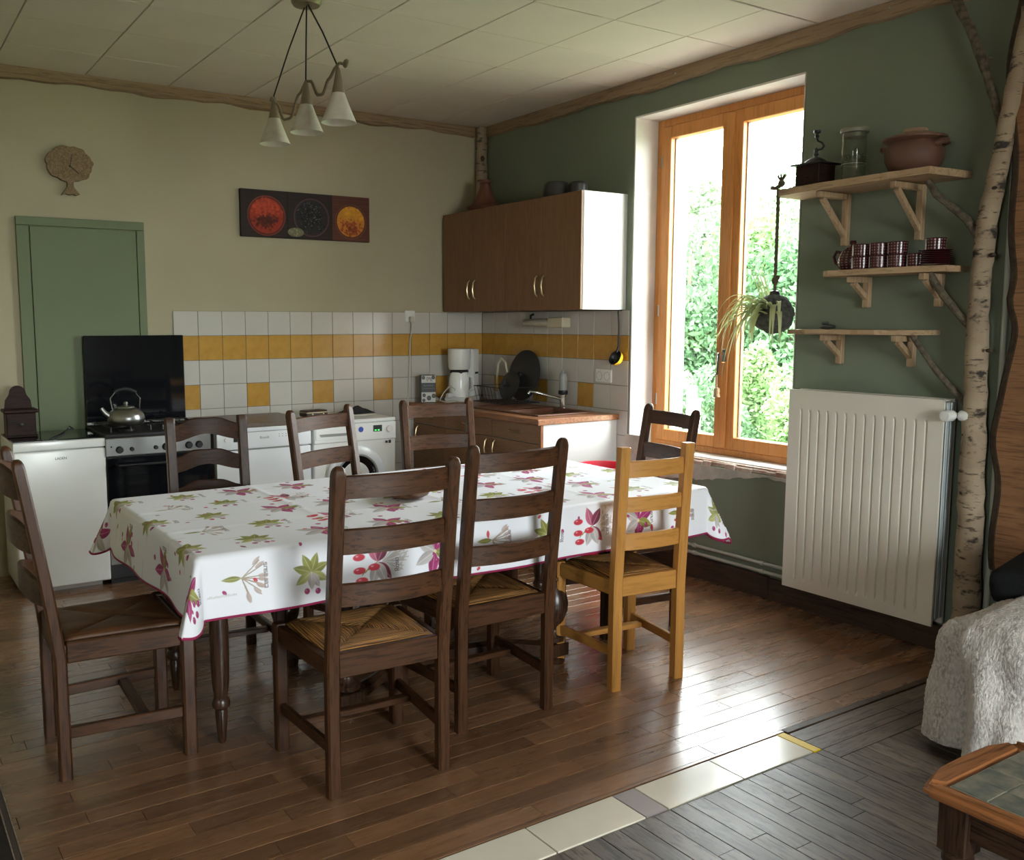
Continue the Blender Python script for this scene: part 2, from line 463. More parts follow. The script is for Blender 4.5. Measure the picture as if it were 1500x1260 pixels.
def fleece_mat():
    m, nt, bs = new_mat('grey_fleece')
    v = coords(nt, (1, 1, .55))
    n1 = noise(nt, v, 120, 4, 0.6); n2 = noise(nt, v, 28, 3)
    f = ramp(nt, n1, 0.40, 0.62)
    c = mixc(nt, f, (0.33, 0.29, 0.27), (0.80, 0.74, 0.70))
    c = mixc(nt, ramp(nt, n2, 0.3, 0.7), c, (0.66, 0.61, 0.575))
    L(nt, c, bs.inputs['Base Color'])
    bs.inputs['Roughness'].default_value = 1.0; bs.inputs['Specular IOR Level'].default_value = 0.0
    bs.inputs['Sheen Weight'].default_value = 0.3
    bump(nt, bs, n1, 0.9, 0.010)
    return m
M['fleece'] = fleece_mat()

# ------------------------------------------------------------------ room shell
XR, YB, ZC = 4.042, 5.876, 2.915
WY0, WY1, WZ0, WZ1 = 3.055, 4.25, 0.70, 2.705
b = MB()
b.box(XR, 4.50, -2.6, WY0, -0.05, ZC+0.1); b.box(XR, 4.50, WY1, YB+0.2, -0.05, ZC+0.1)
b.box(XR, 4.50, WY0, WY1, -0.05, WZ0-0.03); b.box(XR, 4.50, WY0, WY1, WZ1, ZC+0.1)
wall_right = struct(b.build('wall_right', M['wall_sage'], smooth=0))
b = MB(); b.box(0.25, XR, YB, YB+0.2, -0.05, ZC+0.1)
wall_back = struct(b.build('wall_back', M['wall_cream'], smooth=0))
b = MB()
b.box(0.10, 0.25, 3.4, YB+0.2, -0.05, ZC+0.1); b.box(-1.8, 0.10, 3.4, 3.55, -0.05, ZC+0.1)
b.box(-1.95, -1.8, 0.33, 3.55, -0.05, ZC+0.1); b.box(-1.95, -1.8, -2.6, -0.13, -0.05, ZC+0.1)
b.box(-1.95, -1.8, -0.13, 0.33, -0.05, 0.95); b.box(-1.95, -1.8, -0.13, 0.33, 2.25, ZC+0.1)
wall_left = struct(b.build('wall_left', M['wall_cream'], smooth=0))
b = MB()
b.box(-1.95, 0.8, -2.75, -2.6, -0.05, ZC+0.1); b.box(2.5, 4.5, -2.75, -2.6, -0.05, ZC+0.1)
b.box(0.8, 2.5, -2.75, -2.6, 2.35, ZC+0.1); b.box(0.8, 2.5, -2.75, -2.6, -0.05, 0.5)
struct(b.build('wall_front', M['wall_cream'], smooth=0))

b = MB(); b.box(-1.95, 4.5, -2.75, YB+0.2, ZC+0.006, ZC+0.1)
ceiling = struct(b.build('ceiling', M['seam'], smooth=0))
b = MB(); b.box(-0.238, 0.238, -0.238, 0.238, 0, 0.012, 0.002)
pan = None
for i in range(8):
    for j in range(6):
        x = 0.49 + 0.482*i; y = 5.63 - 0.482*j
        w = min(x+0.238, XR) - (x-0.238)
        if pan is None:
            pan = b.build('panel', M['ceiling'], ceiling); o = pan
        else: o = copy_obj(pan, ceiling)
        zz = ZC - 0.004 + random.uniform(-0.0012, 0.0012)
        o.location = (x - 0.238 + w/2, y, zz); o.scale = (w/0.476, 1, 1)
b = MB(); b.box(-1.8, XR, -2.6, 2.97, ZC-0.003, ZC+0.006)
b.build('plain_ceiling', M['ceiling'], ceiling, smooth=0)

# rough wooden ceiling strips
def rough_strip(name, p, q, horiz, mat, up=0.062):
    rnd = random.Random(3)
    n = 60; V = []; Fc = []
    p = Vector(p); q = Vector(q); h = Vector(horiz)
    lo = [0.007*math.sin(i*0.5)+0.005*math.sin(i*1.3+1)+rnd.uniform(-.002, .002) for i in range(n+1)]
    for i in range(n+1):
        c = p.lerp(q, i/n)
        for a, z in ((0, 0), (1, 0), (1, -up+lo[i]), (0, -up+lo[i]-0.004)):
            V.append(c + h*a + Vector((0, 0, z)))
    for i in range(n):
        for k in range(4):
            a = i*4+k; c = i*4+(k+1) % 4
            Fc.append((a, c, c+4, a+4))
    Fc += [(0, 3, 2, 1), (n*4, n*4+1, n*4+2, n*4+3)]
    o = raw(name, V, Fc, mat); struct(o); return o
t1 = rough_strip('trim_1', (0.25, YB, ZC-0.004), (3.95, YB, ZC-0.004), (0, -0.035, 0), M['trim'])
t2 = rough_strip('trim_2', (XR, 5.80, ZC-0.004), (XR, 1.2, ZC-0.004), (-0.035, 0, 0), M['trim_y'], 0.072)
for t, pts in ((t1, [(0.97, YB-0.037, 2.885), (2.06, YB-0.037, 2.885)]), (t2, [(XR-0.037, 3.9, 2.88), (XR-0.037, 3.1, 2.88), (XR-0.037, 2.6, 2.88)])):
    for p in pts:
        n_ = MB(); n_.ball(p, 0.006, 1); n_.build('screw', M['steel'], t)

# floors -----------------------------------------------------------
b = MB(); b.box(-1.95, 4.2, 2.05, YB+0.1, -0.06, -0.012)
floor = struct(b.build('floor', M['subfloor'], smooth=0))
b = MB(); b.box(0, 1, 0, 0.0768, -0.013, 0, 0.0012)
pl = None
PITCH = 0.0778
rf = random.Random(11)
row = 0; cnt = 0
y = 2.068
V = []; Fc = []
far = MB()
while y < YB:
    x = -0.3 - rf.uniform(0, 0.4) if y < 3.35 else 0.25 - rf.uniform(0, .3)
    while x < XR:
        ln = rf.choice([0.42, 0.5, 0.58, 0.66, 0.74, 0.85])
        x1 = min(x+ln, XR)
        xs = max(x, -0.3 if y < 3.35 else 0.25)
        if x1 - xs > 0.04:
            if y < 5.30 and cnt < 296:
                if pl is None: pl = b.build('plank', M['plank'], floor, smooth=0); o = pl
                else: o = copy_obj(pl, floor)
                o.location = (xs+0.0006, y, rf.uniform(-0.0006, 0.0004)); o.scale = (x1-xs-0.0012, 1, 1); cnt += 1
            else:
                far.box(xs+.0006, x1-.0006, y, y+.0768, -.013, 0)
        x = x1
        if x1 >= XR: break
    y += PITCH
far.box(-1.8, -0.3, 2.05, 3.4, -.013, 0)
fo = far.build('plank_field', M['plank'], floor, smooth=0); fo['kind'] = 'stuff'
# pale edging batten of the dining floor along the threshold
b = MB(); b.box(0.2, 2.745, 2.052, 2.066, -0.012, 0.0015, 0.001); b.build('edge_batten', M['plank'], floor, smooth=0)
b = MB(); b.box(2.745, XR, 2.036, 2.066, -0.012, 0.003, 0.002); b.build('edge_batten', M['skirt'], floor, smooth=0)

b = MB(); b.box(-1.95, 4.2, -2.75, 2.052, -0.06, -0.014)
floor2 = struct(b.build('floor', M['subfloor'], smooth=0))
b = MB(); b.box(0, 0.0692, 0, 1, -0.013, 0, 0.0012)
pg = None
x = 1.30
while x < XR-0.02:
    ymax = 1.892 if x < 2.745 else 1.822
    wsc = min(1.0, (2.745-x)/0.0692) if x < 2.745 else 1.0
    y = ymax
    first = True
    while y > 0.55:
        ln = rf.choice([0.35, 0.42, 0.5, 0.6])
        if first: ln *= rf.uniform(0.3, 1.0); first = False
        y0 = max(y-ln, 0.5)
        if pg is None: pg = b.build('plank', M['plank_grey'], floor2, smooth=0); o = pg
        else: o = copy_obj(pg, floor2)
        o.location = (x, y0+0.0006, -0.002+rf.uniform(-0.0008, 0.0004)); o.scale = (wsc, y-y0-0.0012, 1)
        y = y0
    x = 2.747 if x < 2.745 < x+0.0704 else x+0.0704
far = MB(); far.box(-1.8, 1.298, -2.6, 1.89, -.013, -.002); far.box(1.298, XR, -2.6, 0.498, -.013, -.002)
fo = far.build('plank_field', M['plank_grey'], floor2, smooth=0); fo['kind'] = 'stuff'
b = MB(); b.box(0, 1, 0, 0.0692, -0.013, 0, 0.0012)
pc = None
for k in range(3):
    x = 2.747 + (0.0 if k else 0)
    while x < XR-0.03:
        x1 = min(x + rf.uniform(0.4, 0.75), XR)
        if pc is None: pc = b.build('plank', M['plank_greyx'], floor2, smooth=0); o = pc
        else: o = copy_obj(pc, floor2)
        o.location = (x, 1.826+k*0.0702, -0.002+rf.uniform(-.0008, .0004)); o.scale = (x1-x-0.0012, 1, 1); x = x1
b = MB(); b.box(0.2, 2.747, 1.893, 2.052, -0.02, -0.004); b.build('threshold_bed', M['grout'], floor2, smooth=0)
for k, (xa, xb, mm) in enumerate(((0.53, 0.872, 'tile_cream'), (0.876, 1.218, 'tile_cream'), (1.222, 1.563, 'tile_cream'), (1.568, 1.905, 'tile_cream'),
                    (1.909, 1.997, 'tile_mauve'), (2.002, 2.342, 'tile_cream'), (2.346, 2.697, 'tile_cream'))):
    b = MB(); b.box(xa, xb, 1.897, 2.046, -0.01, 0.001, 0.0012); b.build('tile', M[mm], floor2, smooth=0)
b = MB(); b.box(2.70, 2.737, 1.893, 2.048, -0.01, 0.0015, 0.001); b.build('yellow_strip', M['tile_yellow_strip'], floor2, smooth=0)

# baseboard on the right wall, two lengths
b = MB(); b.box(XR-0.022, XR, 3.15, 4.2, 0, 0.125, 0.004); b.box(XR-0.022, XR, 2.0, 3.146, 0, 0.12, 0.004); b.box(XR-0.022, XR, -2.6, 1.99, 0, 0.12, 0.004)
struct(b.build('baseboard_right', M['skirt'], smooth=0))

# wall tiles --------------------------------------------------------
TP = 0.157; TT = 1.552
def tiles(parent, place, ncol, rows, ochre, skip=lambda c, r: False, sx=1.0):
    base = {}
    for r in rows:
        for c in range(ncol):
            if skip(c, r): continue
            key = 'tile_ochre' if ochre(c, r) else 'tile_white'
            if key not in base:
                m_ = MB(); m_.box(-TP/2+.0016, TP/2-.0016, -0.008, 0, -TP/2+.0016, TP/2-.0016, 0.001)
                base[key] = m_.build('tile', M[key], parent, smooth=0); o = base[key]
            else: o = copy_obj(base[key], parent)
            o.location, o.rotation_euler = place(c, TT - TP*(r+0.5)); o.scale.x = sx
tiles(wall_back, lambda c, z: ((XR-0.008-TP*(c+0.5), YB, z), (0, 0, 0)), 15, range(10),
      lambda c, r: r == 1 or (r == 3 and (14-c) % 3 == 0), lambda c, r: r > 4 and not (3 <= c <= 7))
b = MB(); b.box(XR-TP*15-0.008, XR, YB-0.003, YB, 0.0, TT); b.build('grout_bed', M['grout'], wall_back, smooth=0)
tiles(wall_right, lambda c, z: ((XR, 4.263+TP*1.022*(c+0.5), z), (0, 0, -PI/2)), 10, range(8),
      lambda c, r: r == 1 or (r == 3 and c % 3 == 2), lambda c, r: r > 4 and c > 1, 1.022)
b = MB(); b.box(XR-0.003, XR, 4.262, YB-0.008, 0.3, TT); b.build('grout_bed', M['grout'], wall_right, smooth=0)

# flush sage door on the back wall
door = struct(MB().box(0.872, 1.468, YB-0.022, YB, 0.005, 2.033, 0.003).build('door_1', M['door_sage'], smooth=0))
b = MB(); b.box(1.471, 1.517, YB-0.024, YB, 0.0, 2.036, 0.002); b.box(0.80, 0.866, YB-0.024, YB, 0.0, 2.036, 0.002); b.box(0.80, 1.517, YB-0.024, YB, 2.037, 2.086, 0.002)
b.build('door_frame', M['door_sage'], door, smooth=0)

# window ------------------------------------------------------------
rv = MB(); rv.box(XR-0.001, 4.23, WY1-0.006, WY1+0.004, WZ0-.02, WZ1)
rv.box(XR-0.001, 4.23, WY0, WY1, WZ1-0.006, WZ1+.004); rv.box(XR+0.0, 4.23, WY0-.004, WY0+0.006, WZ0-.02, WZ1)
rv.build('reveal', M['plaster'], wall_right, smooth=0)
FX0, FX1 = 4.225, 4.285
b = MB()
b.box(FX0, FX1, WY0+.006, WY0+.058, WZ0+.005, WZ1-.006, .003); b.box(FX0, FX1, WY1-.058, WY1-.006, WZ0+.005, WZ1-.006, .003)
b.box(FX0, FX1, WY0+.058, WY1-.058, WZ1-.05, WZ1-.006, .003); b.box(FX0, FX1, WY0+.058, WY1-.058, WZ0+.005, WZ0+.042, .003)
win = struct(b.build('window_1', M['pine'], smooth=0))
def sash(y0, y1):
    s = MB(); z0, z1 = WZ0+.043, WZ1-.052; w = .072
    x0, x1 = FX0-.012, FX1-.004
    s.box(x0, x1, y0, y0+w, z0, z1, .004); s.box(x0, x1, y1-w, y1, z0, z1, .004)
    s.box(x0, x1, y0+w, y1-w, z1-w, z1, .004); s.box(x0, x1, y0+w, y1-w, z0, z0+w, .004)
    so = s.build('sash', M['pine'], win, smooth=0)
    g = MB(); g.box(x0+.03, x0+.034, y0+w-.004, y1-w+.004, z0+w-.004, z1-w+.004); g.build('pane', M['pane'], so, smooth=0)
    g = MB()
    for (a, c, d, e) in ((y0+w, y0+w+.006, z0+w, z1-w), (y1-w-.006, y1-w, z0+w, z1-w)): g.box(x0+.036, x0+.05, a, c, d, e)
    g.build('gasket', M['black'], so, smooth=0)
    return so
ymid = 3.652
sash(WY0+.056, ymid-.001); sl = sash(ymid+.001, WY1-.056)
b = MB(); b.box(FX0-.022, FX0-.011, ymid-.022, ymid+.022, WZ0+.05, WZ1-.06, .003); b.build('cover_strip', M['pine'], win, smooth=0)
b = MB(); b.box(FX0-.03, FX0-.02, 3.652-.015, 3.652+.015, 1.245, 1.325, .004)
b.lathe([(.009, 0), (.009, .04)], (FX0-.068, 3.652, 1.295), 12, 'x')
b.beam((FX0-.064, 3.652, 1.305), (FX0-.064, 3.66, 1.17), .016, .022, .005, up=(1, 0, 0))
b.build('window_handle', M['chrome'], win)
b = MB(); b.tube([(FX0-.07, 3.66, 1.175), (FX0-.072, 3.655, 1.10)], .002, 6)
b.build('pull_cord', M['cordwhite'], win)
b = MB(); b.lathe([(.006, 0), (.016, -.008), (.018, -.03), (.015, -.034), (.018, -.04), (.02, -.055), (.016, -.058)], (FX0-.072, 3.655, 1.105), 14)
b.build('pull_knob', M['raw_z'], win)
for z in (1.0, 2.45, 1.55):
    b = MB(); b.lathe([(.008, -.035), (.008, .035)], (FX0-.006, WY1-.052, z), 10); b.build('hinge', M['steel'], win)
# broken sill and rough plaster below it
def ragged(y0, y1, zt, fn, n=60, sd=4):
    r_ = random.Random(sd); top = []; bot = []
    for i in range(n+1):
        y_ = y0+(y1-y0)*i/n; top.append((y_, zt)); bot.append((y_, fn((y_-y0)/(y1-y0)) + r_.uniform(-.006, .006)))
    return top + bot[::-1]
b = MB()
b.box(XR+.015, 4.225, WY0, WY1, WZ0-.035, WZ0-.004)
sill = b.build('sill', M['brick'], win, smooth=0)
rs = random.Random(9)
yy = WY0
while yy < WY1-.02:
    w = rs.uniform(.05, .14); d = rs.uniform(.0, .02)
    c = MB(); c.box(XR-.012+d, 4.10, yy, min(yy+w, WY1)-.004, WZ0-.038+rs.uniform(-.01, .004), WZ0-.012+rs.uniform(-.004, .006), .004)
    c.build('brick', M['brick'], sill, smooth=0); yy += w
b = MB(); b.box(4.08, 4.235, WY0+.0, WY1, WZ0-.014, WZ0+.004, .003); b.build('mortar', M['plaster'], sill, smooth=0)
b = MB(); b.prism(ragged(3.06, 4.26, WZ0-.036, lambda t: WZ0-.05-.10*math.sin(min(1, max(0, (t-.15)/.85))*PI*.62)**1.0), XR-.011, XR+.01, 'yz')
b.build('plaster_patch', M['plaster_raw'], wall_right, smooth=0)
b = MB(); b.prism(ragged(4.10, 4.28, .78, lambda t: .60, 12, 5), XR-.009, XR+.01, 'yz'); b.build('plaster_patch', M['plaster_raw'], wall_right, smooth=0)
b = MB(); b.box(4.225, 4.62, WY0-.05, WY1+.05, WZ0-.06, WZ0+.0, .01); b.build('outer_sill', M['lime'], win, smooth=0)
for ya, yb in ((WY0-.004, WY0+.004), (WY1-.004, WY1+.004)):
    b = MB(); b.box(4.29, 4.502, ya, yb, WZ0, WZ1); b.build('outer_reveal', M['lime'], wall_right, smooth=0)

# patio door and left window outside the frame, plain frames with panes
def far_window(name, boxes, panes):
    f = MB()
    for bx in boxes: f.box(*bx, .004)
    o = struct(f.build(name, M['pine'], smooth=0))
    for p in panes:
        g = MB(); g.box(*p); g.build('pane', M['pane'], o, smooth=0)
far_window('window_2', [(.8, .86, -2.70, -2.63, .5, 2.35), (2.44, 2.5, -2.70, -2.63, .5, 2.35), (1.62, 1.68, -2.70, -2.63, .5, 2.35), (.86, 1.62, -2.7, -2.63, 2.29, 2.35), (1.68, 2.44, -2.7, -2.63, 2.29, 2.35), (.86, 1.62, -2.7, -2.63, .5, .56), (1.68, 2.44, -2.7, -2.63, .5, .56)],
           [(.86, 1.62, -2.67, -2.666, .56, 2.29), (1.68, 2.44, -2.67, -2.666, .56, 2.29)])
far_window('window_3', [(-1.90, -1.84, -.13, -.08, .95, 2.25), (-1.90, -1.84, .28, .33, .95, 2.25), (-1.9, -1.84, -.08, .28, 2.18, 2.25), (-1.9, -1.84, -.08, .28, .95, 1.02)],
           [(-1.872, -1.868, -.08, .28, 1.02, 2.18)])

# ------------------------------------------------------------------ outdoors
b = MB(); b.box(4.55, 60, -40, 60, -1.6, -1.5); lawn = struct(b.build('ground', M['lawn'], smooth=0))
b = MB(); b.box(-40, -2.0, -40, 40, -.4, -.3); b.box(-2.0, 4.5, -40, -2.8, -.4, -.3); b.box(4.55, 8.5, -40, 40, -1.52, -1.45); struct(b.build('ground', M['bounce_ground'], smooth=0))  # unseen pale ground, added to bounce neutral light into the room
def tree(label, x, y, z0, h, r, n, mat, size, sd, cat='tree', name='tree', group=None, trunk=True):
    g = np.random.default_rng(sd)
    root = thing(name, label, cat, (x, y, z0), 0, group)
    nb = 26
    cen = g.normal(size=(nb, 3)); cen /= np.linalg.norm(cen, axis=1)[:, None]
    cen *= (g.uniform(.25, .8, nb)**.6)[:, None]; cen *= np.array([r, r, h*.42]); cen[:, 2] += h*.56
    k = g.integers(0, nb, n)
    d = g.normal(size=(n, 3)); d /= np.linalg.norm(d, axis=1)[:, None]
    P_ = cen[k] + d*(g.uniform(.35, 1, n)**.5)[:, None]*np.array([r*.42, r*.42, h*.20])
    P_[:, 2] = np.maximum(P_[:, 2], .05)
    a = g.normal(size=(n, 3)); a /= np.linalg.norm(a, axis=1)[:, None]
    c = np.cross(a, g.normal(size=(n, 3))); c /= np.linalg.norm(c, axis=1)[:, None]
    s_ = (size*g.uniform(.6, 1.3, n))[:, None]
    V_ = np.stack([P_-a*s_, P_+c*s_*.45, P_+a*s_, P_-c*s_*.45], 1).reshape(-1, 3)
    F_ = np.arange(4*n).reshape(n, 4)
    o = raw('crown', V_.tolist(), F_.tolist(), mat, root); o['kind'] = 'stuff'
    if trunk:
        t = MB(); t.tube([(0, 0, 0), (.05, .03, h*.3), (-.05, 0, h*.6), (.05, .05, h*.85)], [r*.09, r*.07, r*.05, r*.02], 8)
        for q in range(4):
            aa = q*1.7; t.tube([(0, 0, h*(.3+.1*q)), (math.cos(aa)*r*.5, math.sin(aa)*r*.5, h*(.5+.1*q))], [r*.04, r*.015], 6)
        t.build('trunk', M['tree_bark'], root)
    return root
TG = 'trees seen through the kitchen window'
tree('tall mid green tree behind the left window pane', 13.7, 12.8, -1.5, 5.0, 1.35, 16000, M['fol2'], .075, 1, group=TG)
tree('bright green tree with a round crown behind the right window pane', 16.6, 13.3, -1.5, 5.3, 1.6, 16000, M['fol1'], .085, 2, group=TG)
tree('haze-tinted pale tree farthest off, rising above the others in the right pane', 23.0, 17.4, -1.5, 7.6, 2.3, 16000, M['fol3'], .12, 3, group=TG)
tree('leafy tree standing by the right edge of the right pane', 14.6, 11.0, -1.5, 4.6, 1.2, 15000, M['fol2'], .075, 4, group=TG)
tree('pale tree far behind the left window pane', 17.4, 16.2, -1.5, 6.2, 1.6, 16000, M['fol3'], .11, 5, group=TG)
BG = 'bushes below the kitchen window'
tree('low bright bush low down at the right of the right window pane', 11.6, 8.4, -1.5, 2.3, .7, 12000, M['fol1'], .05, 6, 'bush', 'bush', BG)
tree('low mid green bush behind the window handle', 10.8, 9.6, -1.5, 2.3, .65, 12000, M['fol2'], .05, 7, 'bush', 'bush', BG)
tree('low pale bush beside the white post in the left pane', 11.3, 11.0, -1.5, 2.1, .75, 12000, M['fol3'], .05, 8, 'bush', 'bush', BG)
tree('low bright bush in the middle of the right window pane', 12.4, 10.2, -1.5, 2.5, .6, 12000, M['fol1'], .05, 9, 'bush', 'bush', BG)
p = thing('fence_post', 'pale wooden post standing outside low in the left window pane', 'post', (6.15, 5.69, -1.5))
b = MB(); b.box(-.035, .035, -.035, .035, 0, 2.42, .006); b.box(.05, .10, -.02, .02, 0, 2.30, .006); b.box(-.06, .12, -.045, -.03, 1.9, 1.96); b.build('post', M['lime'], p, smooth=0)

# ------------------------------------------------------------------ dining table
tb = thing('dining_table', 'long dark wooden dining table on turned vase legs under the flowered cloth', 'table', (1.985, 3.36, 0))
HX, HY = 1.13, 0.56
b = MB(); b.box(-HX, HX, -HY, HY, .715, .752, .012, seg=2); b.build('tabletop', M['turn_x'], tb)
def wavy(b_, x0, x1, y, th, z1, dep, n=40, axis='x'):
    pts = []
    for i in range(n+1):
        t = i/n; e = min(1, min(t, 1-t)*8)
        pts.append((x0+(x1-x0)*t, z1-dep+.018*abs(math.sin(t*PI*9))*e + .012*e))
    poly = [(x0, z1), (x1, z1)] + pts[::-1]
    if axis == 'x': b_.prism(poly, y-th/2, y+th/2, 'xz')
    else: b_.prism(poly, y-th/2, y+th/2, 'yz')
b = MB(); wavy(b, -1.0, 1.0, -.36, .022, .715, .085); wavy(b, -1.0, 1.0, .36, .022, .715, .085)
wavy(b, -.36, .36, -1.0, .022, .715, .085, 24, 'y'); wavy(b, -.36, .36, 1.0, .022, .715, .085, 24, 'y')
b.build('apron', M['turn_x'], tb, smooth=0)
vase = [(.030, 0), (.052, .002), (.055, .018), (.040, .03), (.040, .034)]
vase2 = [(.036, .092), (.05, .10), (.052, .118), (.036, .135), (.030, .15), (.048, .19), (.062, .235), (.064, .265), (.055, .31), (.034, .345), (.028, .36), (.04, .372), (.04, .385), (.026, .40), (.034, .47), (.042, .52), (.03, .55), (.046, .565), (.046, .58)]
for sx in (-1, 1):
    for sy in (-1, 1):
        b = MB(); c = (sx*.50, sy*.30, 0)
        b.lathe(vase, c, 20); b.box(c[0]-.05, c[0]+.05, c[1]-.05, c[1]+.05, .034, .092, .004)
        b.lathe(vase2, c, 22); b.box(c[0]-.048, c[0]+.048, c[1]-.048, c[1]+.048, .58, .715, .004)
        b.build('leg', M['turn_z'], tb)
thin = [(.010, 0), (.014, .01), (.018, .06), (.022, .115), (.020, .125), (.031, .135), (.033, .15), (.028, .165), (.024, .17), (.030, .22), (.033, .32), (.034, .42), (.028, .50), (.026, .51), (.038, .52), (.038, .535), (.026, .545), (.034, .575), (.024, .60), (.036, .61)]
for sx, px in ((-1, -.985), (1, .88)):
    for sy in (-1, 1):
        b = MB(); c = (px, sy*.285, 0)
        b.lathe(thin, c, 18); b.box(c[0]-.035, c[0]+.035, c[1]-.035, c[1]+.035, .61, .715, .004); b.build('corner_leg', M['turn_z'], tb)
for s in (-1, 1):
    n = 24; rings = []
    for i in range(n+1):
        t = i/n; x = -.46+.92*t; yv = s*(-.276+.552*t)
        w = .022+.014*abs(math.cos(t*PI*3)); zt = .092-.01*math.sin(t*PI*4)
        zz = .034 + (.006 if s > 0 else 0)
        nx, ny = -s*.51, .86
        rings.append([(x-nx*w, yv-ny*w, zz), (x+nx*w, yv+ny*w, zz), (x+nx*w, yv+ny*w, zt-.012), (x, yv, zt), (x-nx*w, yv-ny*w, zt-.012)])
    MB().loft(rings).build('stretcher', M['turn_x'], tb)

# ------------------------------------------------------------------ tablecloth with printed botanical pattern
OX0, OX1, OY = 0.215, 0.235, 0.215
PPM = 640
CW, CH = 2*HX+OX0+OX1, 2*HY+2*OY
W_, H_ = int(CW*PPM), int(CH*PPM)
rng = np.random.default_rng(5)
img = np.ones((H_, W_, 3), dtype=np.float32)*np.array([0.88, 0.885, 0.94], dtype=np.float32)
def stamp(cx, cy, R):
    x0, x1 = max(0, int(cx-R)), min(W_, int(cx+R)+1); y0, y1 = max(0, int(cy-R)), min(H_, int(cy+R)+1)
    if x1 <= x0 or y1 <= y0: return None
    yy, xx = np.mgrid[y0:y1, x0:x1]
    return (slice(y0, y1), slice(x0, x1)), xx-cx, yy-cy
def paint(sl, mask, col, a=1.0):
    m_ = (mask*a)[..., None].astype(np.float32)
    img[sl] = img[sl]*(1-m_) + np.array(col, dtype=np.float32)*m_
def leafp(x, y, ang, ln, wd, col, a=1.0, vein=True):
    cx, cy = (x+math.cos(ang)*ln/2)*PPM, (y+math.sin(ang)*ln/2)*PPM
    r = stamp(cx, cy, ln*PPM*.6+2)
    if r is None: return
    sl, dx, dy = r
    u = (dx*math.cos(ang)+dy*math.sin(ang))/(ln*PPM/2); v = (-dx*math.sin(ang)+dy*math.cos(ang))/(wd*PPM/2)
    prof = np.clip(1-u*u, 0, 1)*(1+.25*u*-1)
    m_ = np.clip((prof-np.abs(v))*6, 0, 1)
    shade = np.clip(.5+.5*v, 0, 1)[..., None]
    c = np.array(col, dtype=np.float32)
    cc = c*(.75+.5*shade)
    mm = (m_*a)[..., None]
    img[sl] = img[sl]*(1-mm)+cc*mm
    if vein: paint(sl, (np.abs(v) < .09)*(m_ > .5), tuple(min(1, q+.25) for q in col), .6*a)
def berry(x, y, r_, col, a=1.0, sx=1.0, ang=0.0):
    r = stamp(x*PPM, y*PPM, r_*PPM*1.6+2)
    if r is None: return
    sl, dx, dy = r
    ux = (dx*math.cos(ang)+dy*math.sin(ang))/sx; uy = -dx*math.sin(ang)+dy*math.cos(ang)
    d_ = np.hypot(ux, uy)/(r_*PPM); paint(sl, np.clip((1-d_)*5, 0, 1), col, a)
    h_ = np.hypot(ux+r_*PPM*.3, uy-r_*PPM*.3)/(r_*PPM*.3); paint(sl, np.clip(1-h_, 0, 1), (.95, .8, .85), .6*a)
def line(x0, y0, x1, y1, w, col, a=1.0):
    n = max(2, int(math.hypot(x1-x0, y1-y0)*PPM*1.2))
    for i in range(n+1):
        t = i/n; px, py = (x0+(x1-x0)*t)*PPM, (y0+(y1-y0)*t)*PPM
        R = max(1, w*PPM/2); ix0, iy0 = int(px-R+.5), int(py-R+.5); k = max(1, int(R*2+.5))
        if ix0 < 0 or iy0 < 0: continue
        s_ = (slice(iy0, iy0+k), slice(ix0, ix0+k)); img[s_] = img[s_]*(1-a)+np.array(col, dtype=np.float32)*a
PLUM, RED, OLIVE, GREY, DK = (.36, .025, .15), (.60, .03, .06), (.27, .27, .05), (.50, .46, .46), (.20, .02, .06)
ROSE = (.48, .12, .20)
GL = {'P': [(0,0,0,6),(0,6,3,6),(3,6,3,3),(3,3,0,3)], 'r': [(0,0,0,4),(0,3,2,4)], 'u': [(0,4,0,0),(0,0,3,0),(3,0,3,4)], 'n': [(0,0,0,4),(0,4,3,4),(3,4,3,0)],
      's': [(3,4,0,4),(0,4,0,2),(0,2,3,2),(3,2,3,0),(3,0,0,0)], 'c': [(3,4,0,4),(0,4,0,0),(0,0,3,0)], 'e': [(0,2,3,2),(3,2,3,4),(3,4,0,4),(0,4,0,0),(0,0,3,0)],
      'a': [(3,4,0,4),(0,4,0,0),(0,0,3,0),(3,4,3,0)], 'R': [(0,0,0,6),(0,6,3,6),(3,6,3,3),(3,3,0,3),(1,3,3,0)], 'o': [(0,0,3,0),(3,0,3,4),(3,4,0,4),(0,4,0,0)]}
def text(x, y, s_, ang, word, col=(.30, .26, .28), a=.85):
    ca, sa = math.cos(ang), math.sin(ang); cur = 0
    for ch in word:
        for (a0, b0, a1, b1) in GL.get(ch, []):
            p0 = ((cur+a0)*s_, b0*s_); p1 = ((cur+a1)*s_, b1*s_)
            line(x+p0[0]*ca-p0[1]*sa, y+p0[0]*sa+p0[1]*ca, x+p1[0]*ca-p1[1]*sa, y+p1[0]*sa+p1[1]*ca, max(.0017, s_*.5), col, a)
        cur += 4.6
def plum_flower(x, y, r0=0.0):
    for a_, c in ((1.75, PLUM), (.45, PLUM), (-1.75, PLUM), (2.6, GREY), (3.6, GREY), (-.35, OLIVE)):
        leafp(x, y, r0+a_, rng.uniform(.080, .105), .044, c)
    for k in range(4):
        a_ = r0-.9+rng.uniform(-.5, .5); d_ = rng.uniform(.035, .075); berry(x+math.cos(a_)*d_, y+math.sin(a_)*d_, .011, PLUM)
    berry(x+.055*math.cos(r0+1.1), y+.10, .011, PLUM); berry(x, y, .008, (.75, .68, .4))
